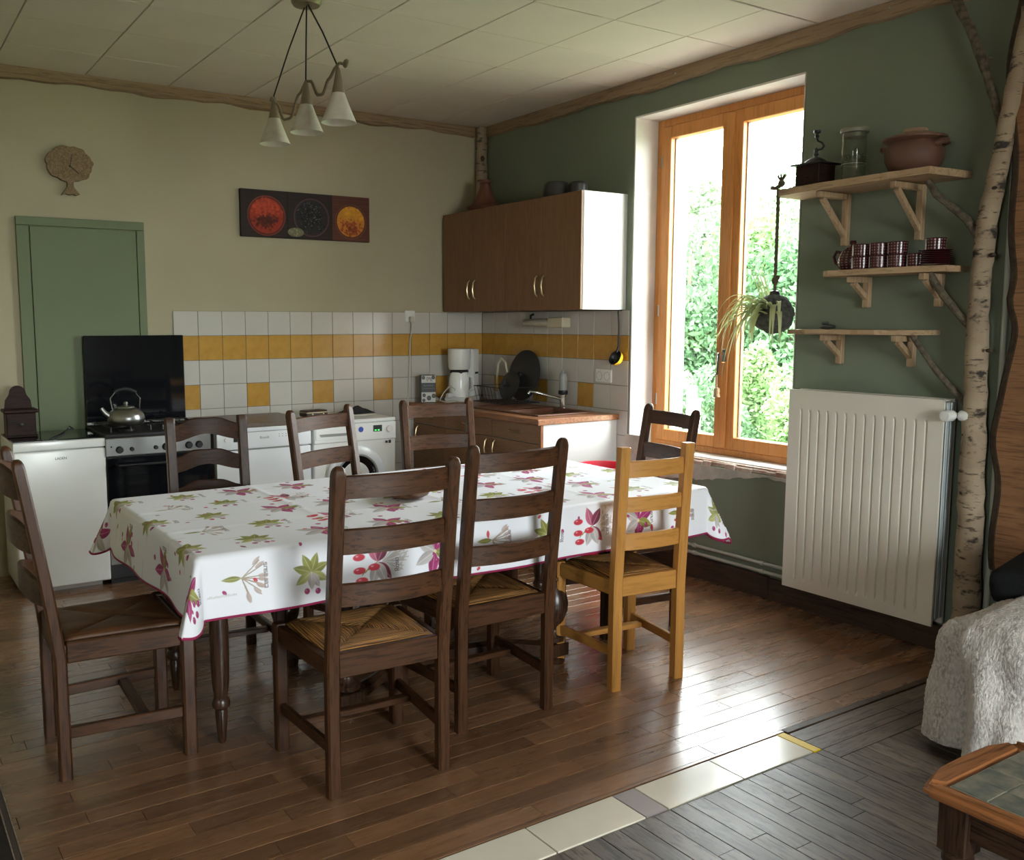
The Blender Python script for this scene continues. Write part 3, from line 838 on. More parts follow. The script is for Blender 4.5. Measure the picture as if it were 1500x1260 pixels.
def rosehip(x, y, r0=0.0):
    for k in range(5):
        line(x-.02*k*.6, y-.006*k, x-.02*(k+1)*.6, y-.006*(k+1)-.002*k, .003, OLIVE)
    for a_, c in ((1.9, ROSE), (1.0, DK), (-.9, DK), (-1.9, GREY), (-1.2, GREY)): leafp(x, y, r0+a_, .085, .042, c)
    for dx, dy in ((-.07, .024), (-.07, -.022), (-.062, -.058), (-.014, -.016)): berry(x+dx, y+dy, .0135, RED, 1, 1.9)
    for k in range(14):
        a_ = rng.uniform(-.6, .7); d_ = rng.uniform(.05, .11)
        line(x+.02, y, x+.02+math.cos(a_)*d_, y+math.sin(a_)*d_, .0022, (.62, .58, .55), .7)
        leafp(x+math.cos(a_)*d_, y+math.sin(a_)*d_, a_+1, .022, .012, (.62, .58, .55), .7, False)
def olive_sprig(x, y, r0=0.0):
    for a_ in (.4, 1.2, 2.0, 2.8, -.5, -2.6): leafp(x, y, r0+a_, .070, .032, OLIVE if a_ > 0 else (.42, .42, .14))
    for a_ in (-1.1, -1.6): leafp(x, y, r0+a_, .06, .03, GREY)
    berry(x-.02, y-.06, .011, PLUM); berry(x+.02, y-.065, .011, PLUM)
def twig(x, y, r0=0.0):
    for k in range(9):
        a_ = r0+rng.uniform(-1.3, 1.3); line(x, y, x+math.cos(a_)*.085, y+math.sin(a_)*.07, .0026, (.42, .33, .24), .8)
        leafp(x+math.cos(a_)*.05, y+math.sin(a_)*.05, a_, .04, .014, (.50, .38, .34), .85, False)
    leafp(x, y, r0+PI, .07, .02, OLIVE)
MOT = [plum_flower, rosehip, olive_sprig, twig]
k = 0
ny = 7; nx = 11
for j in range(ny):
    for i in range(nx+1):
        x = (i+.35+(.5 if j % 2 else 0))*CW/nx+rng.uniform(-.012, .012); y = (j+.5)*CH/ny+rng.uniform(-.012, .012)
        up = 0.0 if y < CH*.5 else rng.uniform(-.4, .4)
        MOT[(i*3+j*2+(i*j) % 2) % 4](x, y, up); k += 1
        if rng.uniform() < .8: text(x+.085, y-.04, .0026, PI/2, ('Prunus', 'Rosa', 'cerasus')[k % 3])
        for q in range(2): berry(x+rng.uniform(-.11, .11), y+rng.uniform(-.11, .11), .006, (RED, PLUM)[q % 2], 1, 1.6, rng.uniform(0, 3))
        if rng.uniform() < .4: leafp(x+rng.uniform(-.11, .11), y+rng.uniform(-.11, .11), rng.uniform(0, 6), .035, .014, (RED, OLIVE, DK)[k % 3])
# a smaller size of faint grey lettering
for q in range(60):
    x, y = rng.uniform(0, CW-.1), rng.uniform(0, CH-.05); s0 = rng.uniform(.05, .10)
    for t in np.arange(0, s0, .006): line(x+t, y, x+t+.003, y+rng.uniform(.002, .006), .002, (.62, .6, .62), .7)
bd = int(.005*PPM)
for sl in ((slice(0, bd), slice(None)), (slice(-bd, None), slice(None)), (slice(None), slice(0, bd)), (slice(None), slice(-bd, None))): img[sl] = (.30, .012, .075)
M['cloth'] = image_mat('printed_cotton', img[::-1], 0.55)

def cloth_point(u, v):
    """u, v: flat position from the middle of the table."""
    rr = .02
    ox = u-(-HX) if u < -HX else (u-HX if u > HX else 0.0)
    oy = v-(-HY) if v < -HY else (v-HY if v > HY else 0.0)
    x = min(max(u, -HX), HX); y_ = min(max(v, -HY), HY)
    h_ = math.hypot(ox, oy)
    d = max(abs(ox), abs(oy))*(1+.28*(min(abs(ox), abs(oy))/h_*1.41421 if h_ > 1e-9 else 0))
    zt = .7545
    crease = 0.0
    for c in (-.56, 0.0, .56): crease += .003*math.exp(-((u-c)/.012)**2)
    for c in (-.19, .19): crease += .003*math.exp(-((v-c)/.012)**2)
    if d < 1e-6: return (x, y_, zt+crease)
    dx, dy = ox/h_, oy/h_
    corner = min(abs(dx), abs(dy))*1.41421
    if d < rr*PI/2:
        a = d/rr; out = rr*math.sin(a); dr = rr*(1-math.cos(a))
    else:
        e = d-rr*PI/2; fl = .06+.50*corner**1.5
        out = rr+e*math.sin(fl); dr = rr+e*math.cos(fl)
        wv = (math.sin(u*7.1+1.3)*.6+math.sin(u*13.7+.4)*.4) if abs(dy) > abs(dx) else (math.sin(v*9.3+.7)*.6+math.sin(v*15.1+2)*.4)
        out += (wv*.07+.10*max(0, math.sin(u*5.3+v*4+.9))**6)*e*(1-corner*.6)
        if corner > .05: out += .10*e*math.sin(math.atan2(abs(oy), abs(ox))*6)*corner
    return (x+dx*out, y_+dy*out, zt-dr)
us = sorted(set([round(x, 5) for x in np.linspace(-HX-OX0, HX+OX1, 250)]))
vs_ = [round(x, 5) for x in np.linspace(-HY-OY, HY+OY, 170)]
V = []; UV = []; Fc = []
for v in vs_:
    for u in us:
        V.append(cloth_point(u, v)); UV.append(((u+HX+OX0)/CW, (v+HY+OY)/CH))
nu = len(us)
for j in range(len(vs_)-1):
    for i in range(nu-1): Fc.append((j*nu+i, j*nu+i+1, (j+1)*nu+i+1, (j+1)*nu+i))
cl = raw('tablecloth', V, Fc, M['cloth'], None, True, UV)
cl.location = (1.985, 3.36, 0)
tag(cl, 'white cotton tablecloth printed with plum and rosehip sprigs, dark red hem', 'tablecloth')
so = cl.modifiers.new('thickness', 'SOLIDIFY'); so.thickness = .0012; so.offset = 1
edge = [(i, 0) for i in range(nu)] + [(nu-1, j) for j in range(1, len(vs_))] + [(i, len(vs_)-1) for i in range(nu-2, -1, -1)] + [(0, j) for j in range(len(vs_)-2, 0, -1)]
pts = [V[j*nu+i] for i, j in edge]
b = MB(); b.tube(pts[::2]+[pts[0]], .0032, 6, False); b.build('hem', plain('crimson_binding', (.30, .012, .075), .8), cl)

# wooden bowl on the cloth
bo = thing('wooden_bowl', 'round brown wooden bowl on the tablecloth, half hidden behind a chair rail', 'bowl', (1.885, 3.285, .7585))
b = MB(); b.lathe([(.001, .0), (.06, 0), (.085, .012), (.10, .035), (.108, .05), (.104, .052), (.092, .036), (.06, .012), (.001, .009)], (0, 0, 0), 32, cap=False); b.build('bowl', M['bowl'], bo)

# ------------------------------------------------------------------ chairs
def sect(cx, cy, z, w, d, ch=.006):
    x, y = w/2, d/2
    return [(cx-x+ch, cy-y, z), (cx+x-ch, cy-y, z), (cx+x, cy-y+ch, z), (cx+x, cy+y-ch, z), (cx+x-ch, cy+y, z), (cx-x+ch, cy+y, z), (cx-x, cy+y-ch, z), (cx-x, cy-y+ch, z)]
def make_chair(label, mk, loc, rz, W=.195, Wf=.222, D=.40, Hh=1.06, lean=.08, pw=.042, pd=.038, slats=((.995, .070), (.825, .078), (.655, .072)),
               seat=.452, bow=.026, style='plain', rounded=True, rail=.068, group=None, board=False):
    t = thing('dining_chair', label, 'chair', loc, rz, group)
    mz, mx, my = M[mk+'_z'], M[mk+'_x'], M[mk+'_y']
    def ly(z):
        if z <= .40: return 0.0
        q = (z-.40)/(Hh-.40); return -lean*(q**1.15)
    for s in (-1, 1):
        rings = []
        zs = [0, .02, .2, .40, .47, .56, .66, .76, .86, .95, Hh-.03]
        for z in zs: rings.append(sect(s*W, ly(z), z, pw, pd if z > .3 else pd*1.05))
        if rounded:
            for z, k in ((Hh-.016, .93), (Hh-.006, .75), (Hh, .42)): rings.append(sect(s*W, ly(z), z, pw*k, pd*k, .006*k+.002))
        else: rings += [sect(s*W, ly(Hh-.004), Hh-.004, pw, pd), sect(s*W, ly(Hh), Hh, pw*.9, pd*.9)]
        MB().loft(rings).build('rear_post', mz, t)
        MB().loft([sect(s*Wf, D, z, .044, .044) for z in (0, .2, seat-.004)] + [sect(s*Wf, D, seat+.002, .038, .038)]).build('front_leg', mz, t)
    for zc, h in slats:
        n = 22; rings = []
        for i in range(n+1):
            q = -1+2*i/n; x = q*(W-pw/2+.004); y = ly(zc)-bow*(1-q*q)
            tp, bt = zc+h/2, zc-h/2
            if style == 'scallop':
                wv = math.cos(q*PI); k2 = math.cos(q*2*PI)
                tp += .013*wv-.005*k2; bt += .014*wv
            th = .008
            rings.append([(x, y-th, bt), (x, y+th, bt), (x, y+th, tp-.004), (x, y+th*.4, tp), (x, y-th*.4, tp), (x, y-th, tp-.004)])
        MB().loft(rings).build('back_slat', mx, t)
    z1 = seat; z0 = seat-rail
    b_ = MB(); b_.box(-W+pw/2, W-pw/2, -.012, .012, z0, z1+.012, .003); b_.build('seat_rail', mx, t)
    b_ = MB(); b_.box(-Wf+.022, Wf-.022, D-.012, D+.014, z0+.008, z1-.004, .004); b_.build('seat_rail', mx, t)
    for s in (-1, 1):
        b_ = MB(); b_.beam((s*(W+.002), pd/2, (z0+z1)/2+.002), (s*(Wf+.002), D-.022, (z0+z1)/2+.002), .024, rail-.006, .004); b_.build('seat_rail', my, t)
        b_ = MB(); b_.beam((s*W, pd/2, .155), (s*Wf, D-.022, .155), .020, .038, .003); b_.build('side_stretcher', my, t)
    ym = .26; wm = W+(Wf-W)*ym/D
    b_ = MB(); b_.box(-wm+.012, wm-.012, ym-.018, ym+.018, .138, .160, .003); b_.build('cross_stretcher', mx, t)
    # woven seat: four sectors rising to the rails with a sunken diagonal seam
    n = 24; V = []; Fc = []
    for j in range(n+1):
        for i in range(n+1):
            p, q = -1+2*i/n, -1+2*j/n
            y = .014+(D-.004-.014)*(q+1)/2; w = (W+(Wf-W)*y/D)-.012
            m_ = max(abs(p), abs(q)); dg = abs(abs(p)-abs(q))
            z = seat+.016-.006*(1-m_)**1.3-.010*math.exp(-(dg/.06)**2)*(1-m_*.3)
            if m_ > .85: z -= (m_-.85)**2*.75
            V.append((p*w, y, z))
    for j in range(n):
        for i in range(n): Fc.append((j*(n+1)+i, j*(n+1)+i+1, (j+1)*(n+1)+i+1, (j+1)*(n+1)+i))
    so_ = raw('seat' if board else 'woven_seat', V, Fc, M['seat_wood'] if board else M['rush'], t, True)
    md = so_.modifiers.new('thickness', 'SOLIDIFY'); md.thickness = .02; md.offset = -1
    return t
R = math.radians
make_chair('dark oak ladder-back chair with rush seat, the nearest to the camera', 'oak', (1.363, 2.505, 0), R(-2.8))
make_chair('dark oak ladder-back chair with rush seat, back towards us, next to the golden chair', 'oak', (1.954, 2.685, 0), R(-.6))
make_chair('golden light wood ladder-back chair with a rush seat', 'beech', (2.650, 2.660, 0), R(-6.0), W=.160, Wf=.190, D=.36, Hh=.995, lean=.035, pw=.044, pd=.044,
           slats=((.905, .066), (.762, .060), (.610, .066)), seat=.452, rail=.066, bow=.016, rounded=False)
make_chair('brown chair at the left end of the table, seen from the side, scalloped back slats', 'oak', (.490, 3.28, 0), R(-92), W=.187, Wf=.207, D=.40, lean=.095, style='scallop', rounded=True,
           slats=((.985, .085), (.81, .085), (.635, .085)), seat=.46, rail=.075, board=True, bow=.055)
make_chair('brown chair with wavy scalloped slats on the far side, in front of the oven', 'oakd', (1.292, 4.01, 0), R(174), W=.160, Wf=.190, D=.38, lean=.075, style='scallop', rounded=False,
           slats=((1.005, .078), (.867, .072), (.729, .072)))
make_chair('brown chair turned askew on the far side, in front of the washing machine', 'oak', (1.912, 4.035, 0), R(-157.3), W=.205, lean=.095, Hh=1.07)
make_chair('brown straight-slatted chair on the far side, in front of the kitchen counter', 'oak', (2.657, 4.245, 0), R(173), W=.198, lean=.08)
make_chair('very dark chair at the right end of the table, beside the window', 'oakd', (3.315, 3.30, 0), R(79), W=.198, lean=.095)

# ------------------------------------------------------------------ lettering helper (flat print)
def lettering(txt, size, loc, rot, mat, parent, ext=.0004, align='CENTER'):
    c = bpy.data.curves.new('lettering', 'FONT'); c.body = txt; c.size = size; c.extrude = ext
    c.align_x = align; c.align_y = 'CENTER'
    tmp = bpy.data.objects.new('lettering', c); COL.objects.link(tmp)
    me = bpy.data.meshes.new_from_object(tmp); bpy.data.objects.remove(tmp); bpy.data.curves.remove(c)
    me.materials.clear(); me.materials.append(mat)
    o = bpy.data.objects.new('lettering', me); COL.objects.link(o)
    o.location = loc; o.rotation_euler = rot
    if parent is not None: o.parent = parent
    return o
FRONT = (PI/2, 0, 0)

# ------------------------------------------------------------------ appliances on the back wall
fr = thing('fridge', 'white under-counter fridge with a black top at the left', 'fridge', (.891, 5.60, 0))
b = MB(); b.box(-.235, .235, -.225, .235, .03, .838, .006); b.box(-.2, .2, -.2, .2, 0, .03); b.build('body', M['enamel'], fr, smooth=0)
b = MB(); b.box(-.235, .235, -.268, -.230, .035, .790, .010, seg=3); dr = b.build('door', M['enamel'], fr)
b = MB(); b.box(-.235, .235, -.268, -.226, .797, .842, .006, seg=2); b.build('top_rail', M['enamel'], fr)
b = MB(); b.box(-.232, .232, -.230, .235, .838, .848, .003); b.build('top_panel', M['black_glass'], fr, smooth=0)
lettering('LADEN', .019, (0, -.2682, .7465), FRONT, M['black'], dr)

co = thing('cooker', 'steel and black gas cooker with its black glass lid raised', 'cooker', (1.423, 5.60, 0))
b = MB(); b.box(-.297, .297, -.255, .245, .03, .845, .004); b.build('body', M['black'], co, smooth=0)
b = MB(); b.box(-.298, .298, -.275, -.250, .735, .838, .004); pnl = b.build('control_panel', M['steel'], co, smooth=0)
for x, r in ((-.225, .021), (-.158, .012), (-.025, .012), (.032, .021), (.165, .021), (.225, .021)):
    b = MB(); b.lathe([(r, 0), (r, -.012), (r*.8, -.024), (.001, -.024)], (x, -.275, .772), 18, 'y'); b.build('knob', M['black'], pnl)
b = MB(); b.lathe([(.005, 0), (.004, -.004)], (-.268, -.275, .79), 10, 'y'); b.build('spark_button', M['black'], pnl)
b = MB(); b.box(-.296, .296, -.272, -.248, .305, .728, .004); od = b.build('oven_door', M['black_glass'], co, smooth=0)
b = MB(); b.box(-.2, .2, -.2735, -.2715, .36, .62, .002); b.build('door_glass', M['black_glass'], od, smooth=0)
b = MB(); b.tube([(-.24, -.272, .685), (-.24, -.305, .685), (.24, -.305, .685), (.24, -.272, .685)], .008, 10); b.build('handle', M['black'], od)
b = MB(); b.box(-.296, .296, -.268, -.245, .115, .298, .004); b.build('drawer', M['grey_plastic'], co, smooth=0)
b = MB(); b.box(-.29, .29, -.235, -.225, 0, .11); b.build('plinth', M['black'], co, smooth=0)
b = MB(); b.box(-.299, .299, -.272, .247, .842, .860, .004); b.build('hob', M['black_iron'], co, smooth=0)
for x in (-.145, .145):
    for y in (-.12, .10):
        b = MB(); b.lathe([(.045, .86), (.045, .872), (.03, .876), (.001, .876)], (x, y, 0), 18); b.build('burner', M['black_iron'], co)
for x in (-.145, .145):
    b = MB()
    for q in (-.11, 0, .11): b.tube([(x+q, -.22, .866), (x+q, -.22, .89), (x+q, .20, .89), (x+q, .20, .866)], .004, 6)
    for q in (-.12, .10): b.tube([(x-.125, q, .89), (x+.125, q, .89)], .004, 6)
    b.build('pan_grate', M['black_iron'], co)
b = MB(); b.box(-.2955, .300, .215, .225, .882, 1.402, .004); ld = b.build('lid', M['black_glass'], co, smooth=0)
b = MB(); b.box(-.298, .290, .208, .232, .866, .884, .003); b.build('lid_hinge', M['steel'], co, smooth=0)

ke = thing('kettle', 'squat steel kettle with an arched handle on the hob', 'kettle', (1.278, 5.48, .895))
b = MB(); b.lathe([(.001, 0), (.085, 0), (.098, .012), (.104, .035), (.098, .062), (.078, .085), (.052, .098), (.001, .10)], (0, 0, 0), 32); b.build('body', M['steel'], ke)
b = MB(); b.lathe([(.05, .098), (.046, .106), (.015, .112), (.001, .113)], (0, 0, 0), 24); b.lathe([(.010, .11), (.014, .122), (.010, .132), (.001, .133)], (0, 0, 0), 14); b.build('lid', M['steel'], ke)
b = MB(); b.beam((-.075, 0, .085), (-.085, 0, .155), .016, .005, .001, (1, 0, 0)); b.beam((-.085, 0, .155), (-.055, 0, .192), .016, .005, .001, (1, 0, 0))
b.beam((.075, 0, .085), (.082, 0, .15), .016, .005, .001, (1, 0, 0)); b.beam((.082, 0, .15), (.055, 0, .185), .016, .005, .001, (1, 0, 0)); b.build('handle_bracket', M['chrome'], ke, smooth=0)
b = MB(); b.tube([(-.06, 0, .19), (-.03, 0, .203), (0, 0, .206), (.03, 0, .2), (.06, 0, .183)], .011, 10); b.build('handle_grip', M['black'], ke)
b = MB(); b.tube([(-.085, 0, .05), (-.115, 0, .07), (-.135, 0, .10)], [.022, .016, .011], 12); b.build('spout', M['steel'], ke)

dw = thing('dishwasher', 'white dishwasher under a brown top between cooker and washing machine', 'dishwasher', (2.055, 5.60, 0))
b = MB(); b.box(-.303, .303, -.24, .24, .02, .822, .004); b.build('body', M['enamel2'], dw, smooth=0)
b = MB(); b.box(-.303, .303, -.275, -.242, .10, .715, .006, seg=2); b.build('door', M['enamel2'], dw)
b = MB(); b.box(-.303, .303, -.285, -.242, .722, .822, .008, seg=2); cp = b.build('control_panel', M['enamel2'], dw)
b = MB(); n = 16; pts = [(-.20+.40*i/n, .722+.0*i) for i in range(n+1)]
b.prism([(-.22, .7255), (.22, .7255), (.17, .712), (-.17, .712)], -.2755, -.262, 'xz'); b.build('grip_recess', M['grey_plastic'], dw, smooth=0)
b = MB(); b.box(-.20, -.145, -.2865, -.284, .768, .797, .001); b.build('display', M['black'], cp, smooth=0)
b = MB()
for i in range(6):
    for j in range(2): b.lathe([(.003, 0), (.003, -.0015)], (.09+.022*i, -.285, .80-.014*j), 8, 'y')
b.build('indicator_dots', M['grey_plastic'], cp)
b = MB(); b.lathe([(.012, 0), (.011, -.004)], (-.245, -.285, .783), 14, 'y'); b.build('button', M['white_plastic'], cp)
lettering('Brandt', .022, (-.005, -.2857, .785), FRONT, M['grey_plastic'], cp)
b = MB(); b.box(-.303, .303, -.282, .24, .824, .848, .003); b.build('top_edge', M['enamel2'], dw, smooth=0)
b = MB(); b.box(-.33, .305, -.28, .262, .849, .877, .003); b.build('top_board', M['worktop_dark'], dw, smooth=0)

wm = thing('washing_machine', 'white front-loading washing machine with a round door and green display', 'washing machine', (2.675, 5.60, 0))
b = MB(); b.box(-.295, .295, -.265, .25, .015, .83, .006); b.build('body', M['enamel'], wm, smooth=0)
b = MB(); b.box(-.297, .297, -.27, .25, .832, .856, .006); b.build('top', M['enamel'], wm, smooth=0)
b = MB(); b.box(-.295, .295, -.276, -.262, .715, .83, .005); cp = b.build('control_panel', M['enamel'], wm, smooth=0)
b = MB(); b.box(-.285, -.03, -.279, -.275, .735, .815, .003); dwr = b.build('drawer', M['enamel'], wm, smooth=0)
b = MB(); b.prism([(-.26, .775), (-.06, .775), (-.07, .758), (-.25, .758)], -.2805, -.277, 'xz'); b.build('drawer_grip', M['grey_plastic'], dwr, smooth=0)
b = MB(); b.lathe([(.018, 0), (.018, -.001)], (.035, -.2765, .79), 20, 'y'); b.build('sticker', plain('blue_sticker', (.03, .08, .40), .5), cp)
b = MB(); b.box(.125, .19, -.278, -.275, .77, .812, .001); dsp = b.build('display', M['black'], cp, smooth=0)
b = MB(); b.box(.135, .147, -.279, -.2775, .776, .783); b.box(.158, .17, -.279, -.2775, .776, .783); b.build('display_light', M['led'], cp, smooth=0)
b = MB(); b.lathe([(.024, 0), (.022, -.012), (.001, -.012)], (.245, -.276, .785), 20, 'y'); b.build('knob', M['white_plastic'], cp)
b = MB(); b.box(.215, .23, -.277, -.2755, .69, .705); b.box(.238, .256, -.277, -.2755, .688, .708, .001); b.build('symbol', M['black'], cp, smooth=0)
ring = MB(); ring.lathe([(.21, 0), (.208, -.016), (.19, -.026), (.155, -.030), (.145, -.022), (.14, 0)], (.0, -.264, .48), 40, 'y', cap=False); dd = ring.build('door', M['enamel2'], wm)
b = MB(); b.lathe([(.146, -.018), (.12, -.012), (.08, .01), (.001, .03)], (0, -.264, .48), 36, 'y', cap=False); b.build('door_glass', M['black_glass'], dd)
b = MB(); b.lathe([(.152, -.028), (.152, -.033), (.143, -.033), (.143, -.026)], (0, -.264, .48), 36, 'y', cap=False); b.build('door_ring', M['grey_plastic'], dd)
b = MB(); b.beam((.17, -.29, .50), (.17, -.29, .44), .03, .012, .004); b.build('door_handle', M['grey_plastic'], dd, smooth=0)
b = MB(); b.box(-.28, .28, -.262, -.25, .02, .11, .003); b.build('plinth', M['enamel2'], wm, smooth=0)

# things standing on the fridge and the washing machine
bx = thing('wooden_salt_box', 'dark carved wooden salt box with an arched back, on the fridge', 'box', (.735, 5.62, .849))
b = MB(); b.box(-.075, .075, -.06, .06, 0, .135, .004); b.build('body', M['dark_wood'], bx, smooth=0)
b = MB(); b.box(-.088, .088, -.072, .066, .135, .155, .005); b.box(-.082, .082, -.066, .064, 0, .012, .003); b.build('moulding', M['dark_wood'], bx, smooth=0)
b = MB(); arc = [(-.07, .155), (-.065, .20), (-.048, .225)] + [(-.042*math.cos(PI*i/10), .24+.042*math.sin(PI*i/10)) for i in range(11)] + [(.048, .225), (.065, .20), (.07, .155)]
b.prism(arc, .03, .05, 'xz'); b.build('arched_back', M['dark_wood'], bx, smooth=0)
b = MB(); b.lathe([(.010, 0), (.012, -.008), (.001, -.012)], (0, -.06, .07), 12, 'y'); b.build('knob', M['black'], bx)
tg = thing('wire_tongs', 'black wire tongs lying across the front of the fridge top', 'tongs', (.93, 5.37, .856))
b = MB(); b.tube([(-.09, -.03, -.002), (-.03, .05, .01), (.02, .12, .02), (.045, .14, .045), (.06, .12, .03)], .0045, 8); b.tube([(-.06, -.03, -.002), (0, .05, .014), (.03, .11, .03), (.06, .12, .03)], .0045, 8); b.build('wire', M['black_iron'], tg)
ct = thing('case', 'dark leather case on the washing machine, at the left', 'case', (2.53, 5.66, .857), .15)
b = MB(); b.box(-.085, .085, -.05, .05, 0, .045, .016, seg=3); b.build('body', M['leather'], ct)
b = MB(); b.box(-.087, .087, -.0515, .0515, .028, .032, .001); b.build('zip', M['brass'], ct, smooth=0)
for x in (-.04, .045):
    b = MB(); b.lathe([(.007, 0), (.005, -.004), (.001, -.005)], (x, -.051, .018), 10, 'y'); b.build('stud', M['brass'], ct)
pp_ = thing('paper_sheet', 'white papers lying on the washing machine under black cloth', 'paper', (2.84, 5.63, .857), -.1)
b = MB(); b.box(-.13, .11, -.09, .09, 0, .006, .001); b.build('sheet', M['paper'], pp_, smooth=0)
def lump(name, parent, mat, sx, sy, sz, sd, n=24):
    g = random.Random(sd); ph = [g.uniform(0, 6) for _ in range(6)]
    V = []; Fc = []
    for j in range(n+1):
        for i in range(n+1):
            p, q = -1+2*i/n, -1+2*j/n; e = max(0, 1-max(abs(p), abs(q))**4)
            z = sz*e*(.45+.28*math.sin(3*p+ph[0])*math.cos(2.4*q+ph[1])+.27*math.sin(5*q+ph[2]+2*p)+.1*math.sin(9*p+ph[3]))
            V.append((p*sx*(1+.08*math.sin(4*q+ph[4])), q*sy*(1+.08*math.sin(5*p+ph[5])), max(z, .001)))
    for j in range(n):
        for i in range(n): Fc.append((j*(n+1)+i, j*(n+1)+i+1, (j+1)*(n+1)+i+1, (j+1)*(n+1)+i))
    o = raw(name, V, Fc, mat, parent, True); md = o.modifiers.new('thickness', 'SOLIDIFY'); md.thickness = .004; md.offset = 1; return o
bc = thing('black_cloth', 'crumpled black cloth lying on papers on the washing machine', 'cloth', (2.83, 5.64, .864), .2)
lump('cloth', bc, M['cloth_black'], .11, .07, .045, 4)

# ------------------------------------------------------------------ kitchen units along the right wall
CXF = 3.42
def base_unit(label, y0, y1, hy, end=False):
    t = thing('base_cabinet', label, 'cabinet', (CXF, (y0+y1)/2, 0), 0, 'base cabinets along the right wall')
    a, c = (y0-y1)/2, (y1-y0)/2
    b = MB(); b.box(.02, .61, a+.001, c-.001, .10, .862); b.build('body', M['cab_white'], t, smooth=0)
    b = MB(); b.box(.06, .08, a+.001, c-.001, 0, .10); b.build('plinth', M['black'], t, smooth=0)
    b = MB(); b.box(0, .019, a+.002, c-.002, .748, .860, .0015); d_ = b.build('drawer', M['cab_front'], t, smooth=0)
    m_ = (a+c)/2; pts = [(-.001, m_-.055, .806), (-.018, m_-.04, .806), (-.022, m_, .803), (-.018, m_+.04, .806), (-.001, m_+.055, .806)]
    b = MB(); b.tube(pts, .005, 8); b.ball((-.021, m_-.012, .804), .008, 1); b.ball((-.021, m_+.012, .804), .008, 1); b.build('handle', M['brass'], d_)
    b = MB(); b.box(0, .019, a+.002, c-.002, .105, .742, .0015); d_ = b.build('door', M['cab_front'], t, smooth=0)
    yy = hy-(y0+y1)/2
    pts = [(-.001, yy, .725), (-.016, yy, .71), (-.024, yy, .665), (-.016, yy, .62), (-.001, yy, .605)]
    b = MB(); b.tube(pts, .005, 8); b.build('handle', M['brass'], d_)
    if end:
        b = MB(); b.box(.0195, .61, a-.017, a, 0.0, .863, .001); b.build('side_panel', M['cab_white'], t, smooth=0)
        b = MB(); b.box(.0, .0193, a-.017, a, 0.1, .863, .001); b.build('panel_edge', M['cherry_z'], t, smooth=0)
    return t
base_unit('brown laminate base cabinet with a white end panel, nearest the window', 4.367, 4.86, 4.826, True)
base_unit('brown laminate base cabinet, the middle one under the sink worktop', 4.862, 5.43, 4.918)
base_unit('brown laminate base cabinet in the corner, behind a chair back', 5.432, 5.868, 5.80)
wt = thing('worktop', 'terracotta coloured kitchen worktop with an orange-brown front edge', 'worktop', (3.39, 4.34, .864))
SY0, SY1, SX0, SX1 = .16, .50, .13, .52
b = MB(); ZT = .036; WX, WY = XR-3.39-.009, YB-4.34-.009
b.box(0, SX0, 0, WY, 0, ZT); b.box(SX1, WX, 0, WY, 0, ZT); b.box(SX0, SX1, 0, SY0, 0, ZT); b.box(SX0, SX1, SY1, WY, 0, ZT)
b.build('slab', M['worktop'], wt, smooth=0)
b = MB(); b.box(-.008, 0, -.008, WY, .002, ZT-.001, .003); b.box(-.008, WX, -.008, 0, .002, ZT-.001, .003); b.build('front_edge', M['cherry_y'], wt, smooth=0)
sk = thing('sink', 'brown composite sink with drainer let into the worktop', 'sink', (3.39, 4.34, .90))
b = MB()
b.box(SX0-.03, SX1+.03, SY0-.03, SY0, .001, .010, .003); b.box(SX0-.03, SX1+.03, SY1, SY1+.42, .001, .010, .003)
b.box(SX0-.03, SX0, SY0, SY1, .001, .010, .003); b.box(SX1, SX1+.03, SY0, SY1, .001, .010, .003)
b.build('rim', M['sink'], sk, smooth=0)
b = MB()
b.box(SX0, SX0+.004, SY0, SY1, -.15, .006); b.box(SX1-.004, SX1, SY0, SY1, -.15, .006); b.box(SX0, SX1, SY0, SY0+.004, -.15, .006); b.box(SX0, SX1, SY1-.004, SY1, -.15, .006); b.box(SX0, SX1, SY0, SY1, -.155, -.15)
b.build('basin', M['sink'], sk, smooth=0)
for i in range(7):
    b = MB(); b.box(SX0+.02, SX1-.02, SY1+.06+i*.045, SY1+.07+i*.045, .010, .0145, .002); b.build('drainer_rib', M['sink'], sk, smooth=0)
ft = thing('tap', 'chrome kitchen tap with a grey filter cylinder standing up on it', 'tap', (3.945, 4.785, .911))
b = MB(); b.lathe([(.028, 0), (.028, .006), (.020, .01), (.020, .07), (.024, .075), (.024, .085), (.001, .088)], (0, 0, 0), 20); b.build('body', M['chrome'], ft)
b = MB(); b.tube([(0, 0, .055), (-.06, .05, .075), (-.13, .12, .10), (-.16, .15, .105), (-.168, .158, .09)], [.011, .010, .010, .010, .011], 12); b.build('spout', M['chrome'], ft)
b = MB(); b.lathe([(.030, .088), (.032, .092), (.032, .112), (.028, .116)], (0, 0, 0), 20); b.build('collar', M['black'], ft)
b = MB(); b.lathe([(.026, .116), (.027, .12), (.027, .215), (.022, .228), (.012, .232), (.011, .25), (.001, .252)], (0, 0, 0), 20); b.build('filter', M['grey_plastic'], ft)
cf = thing('coffee_maker', 'white filter coffee maker standing in the corner', 'coffee maker', (3.735, 5.70, .9005), R(28))
b = MB(); b.box(-.10, .12, -.09, .09, 0, .035, .012, seg=2); b.box(.03, .12, -.085, .085, .035, .385, .016, seg=2); b.build('body', M['white_plastic'], cf)
b = MB(); b.lathe([(.072, .235), (.080, .25), (.084, .37), (.082, .386), (.001, .388)], (-.035, 0, 0), 28); b.build('filter_holder', M['white_plastic'], cf)
b = MB(); b.lathe([(.001, .036), (.070, .036), (.076, .06), (.074, .17), (.062, .215), (.001, .22)], (-.035, 0, 0), 28); ca = b.build('carafe', M['enamel'], cf)
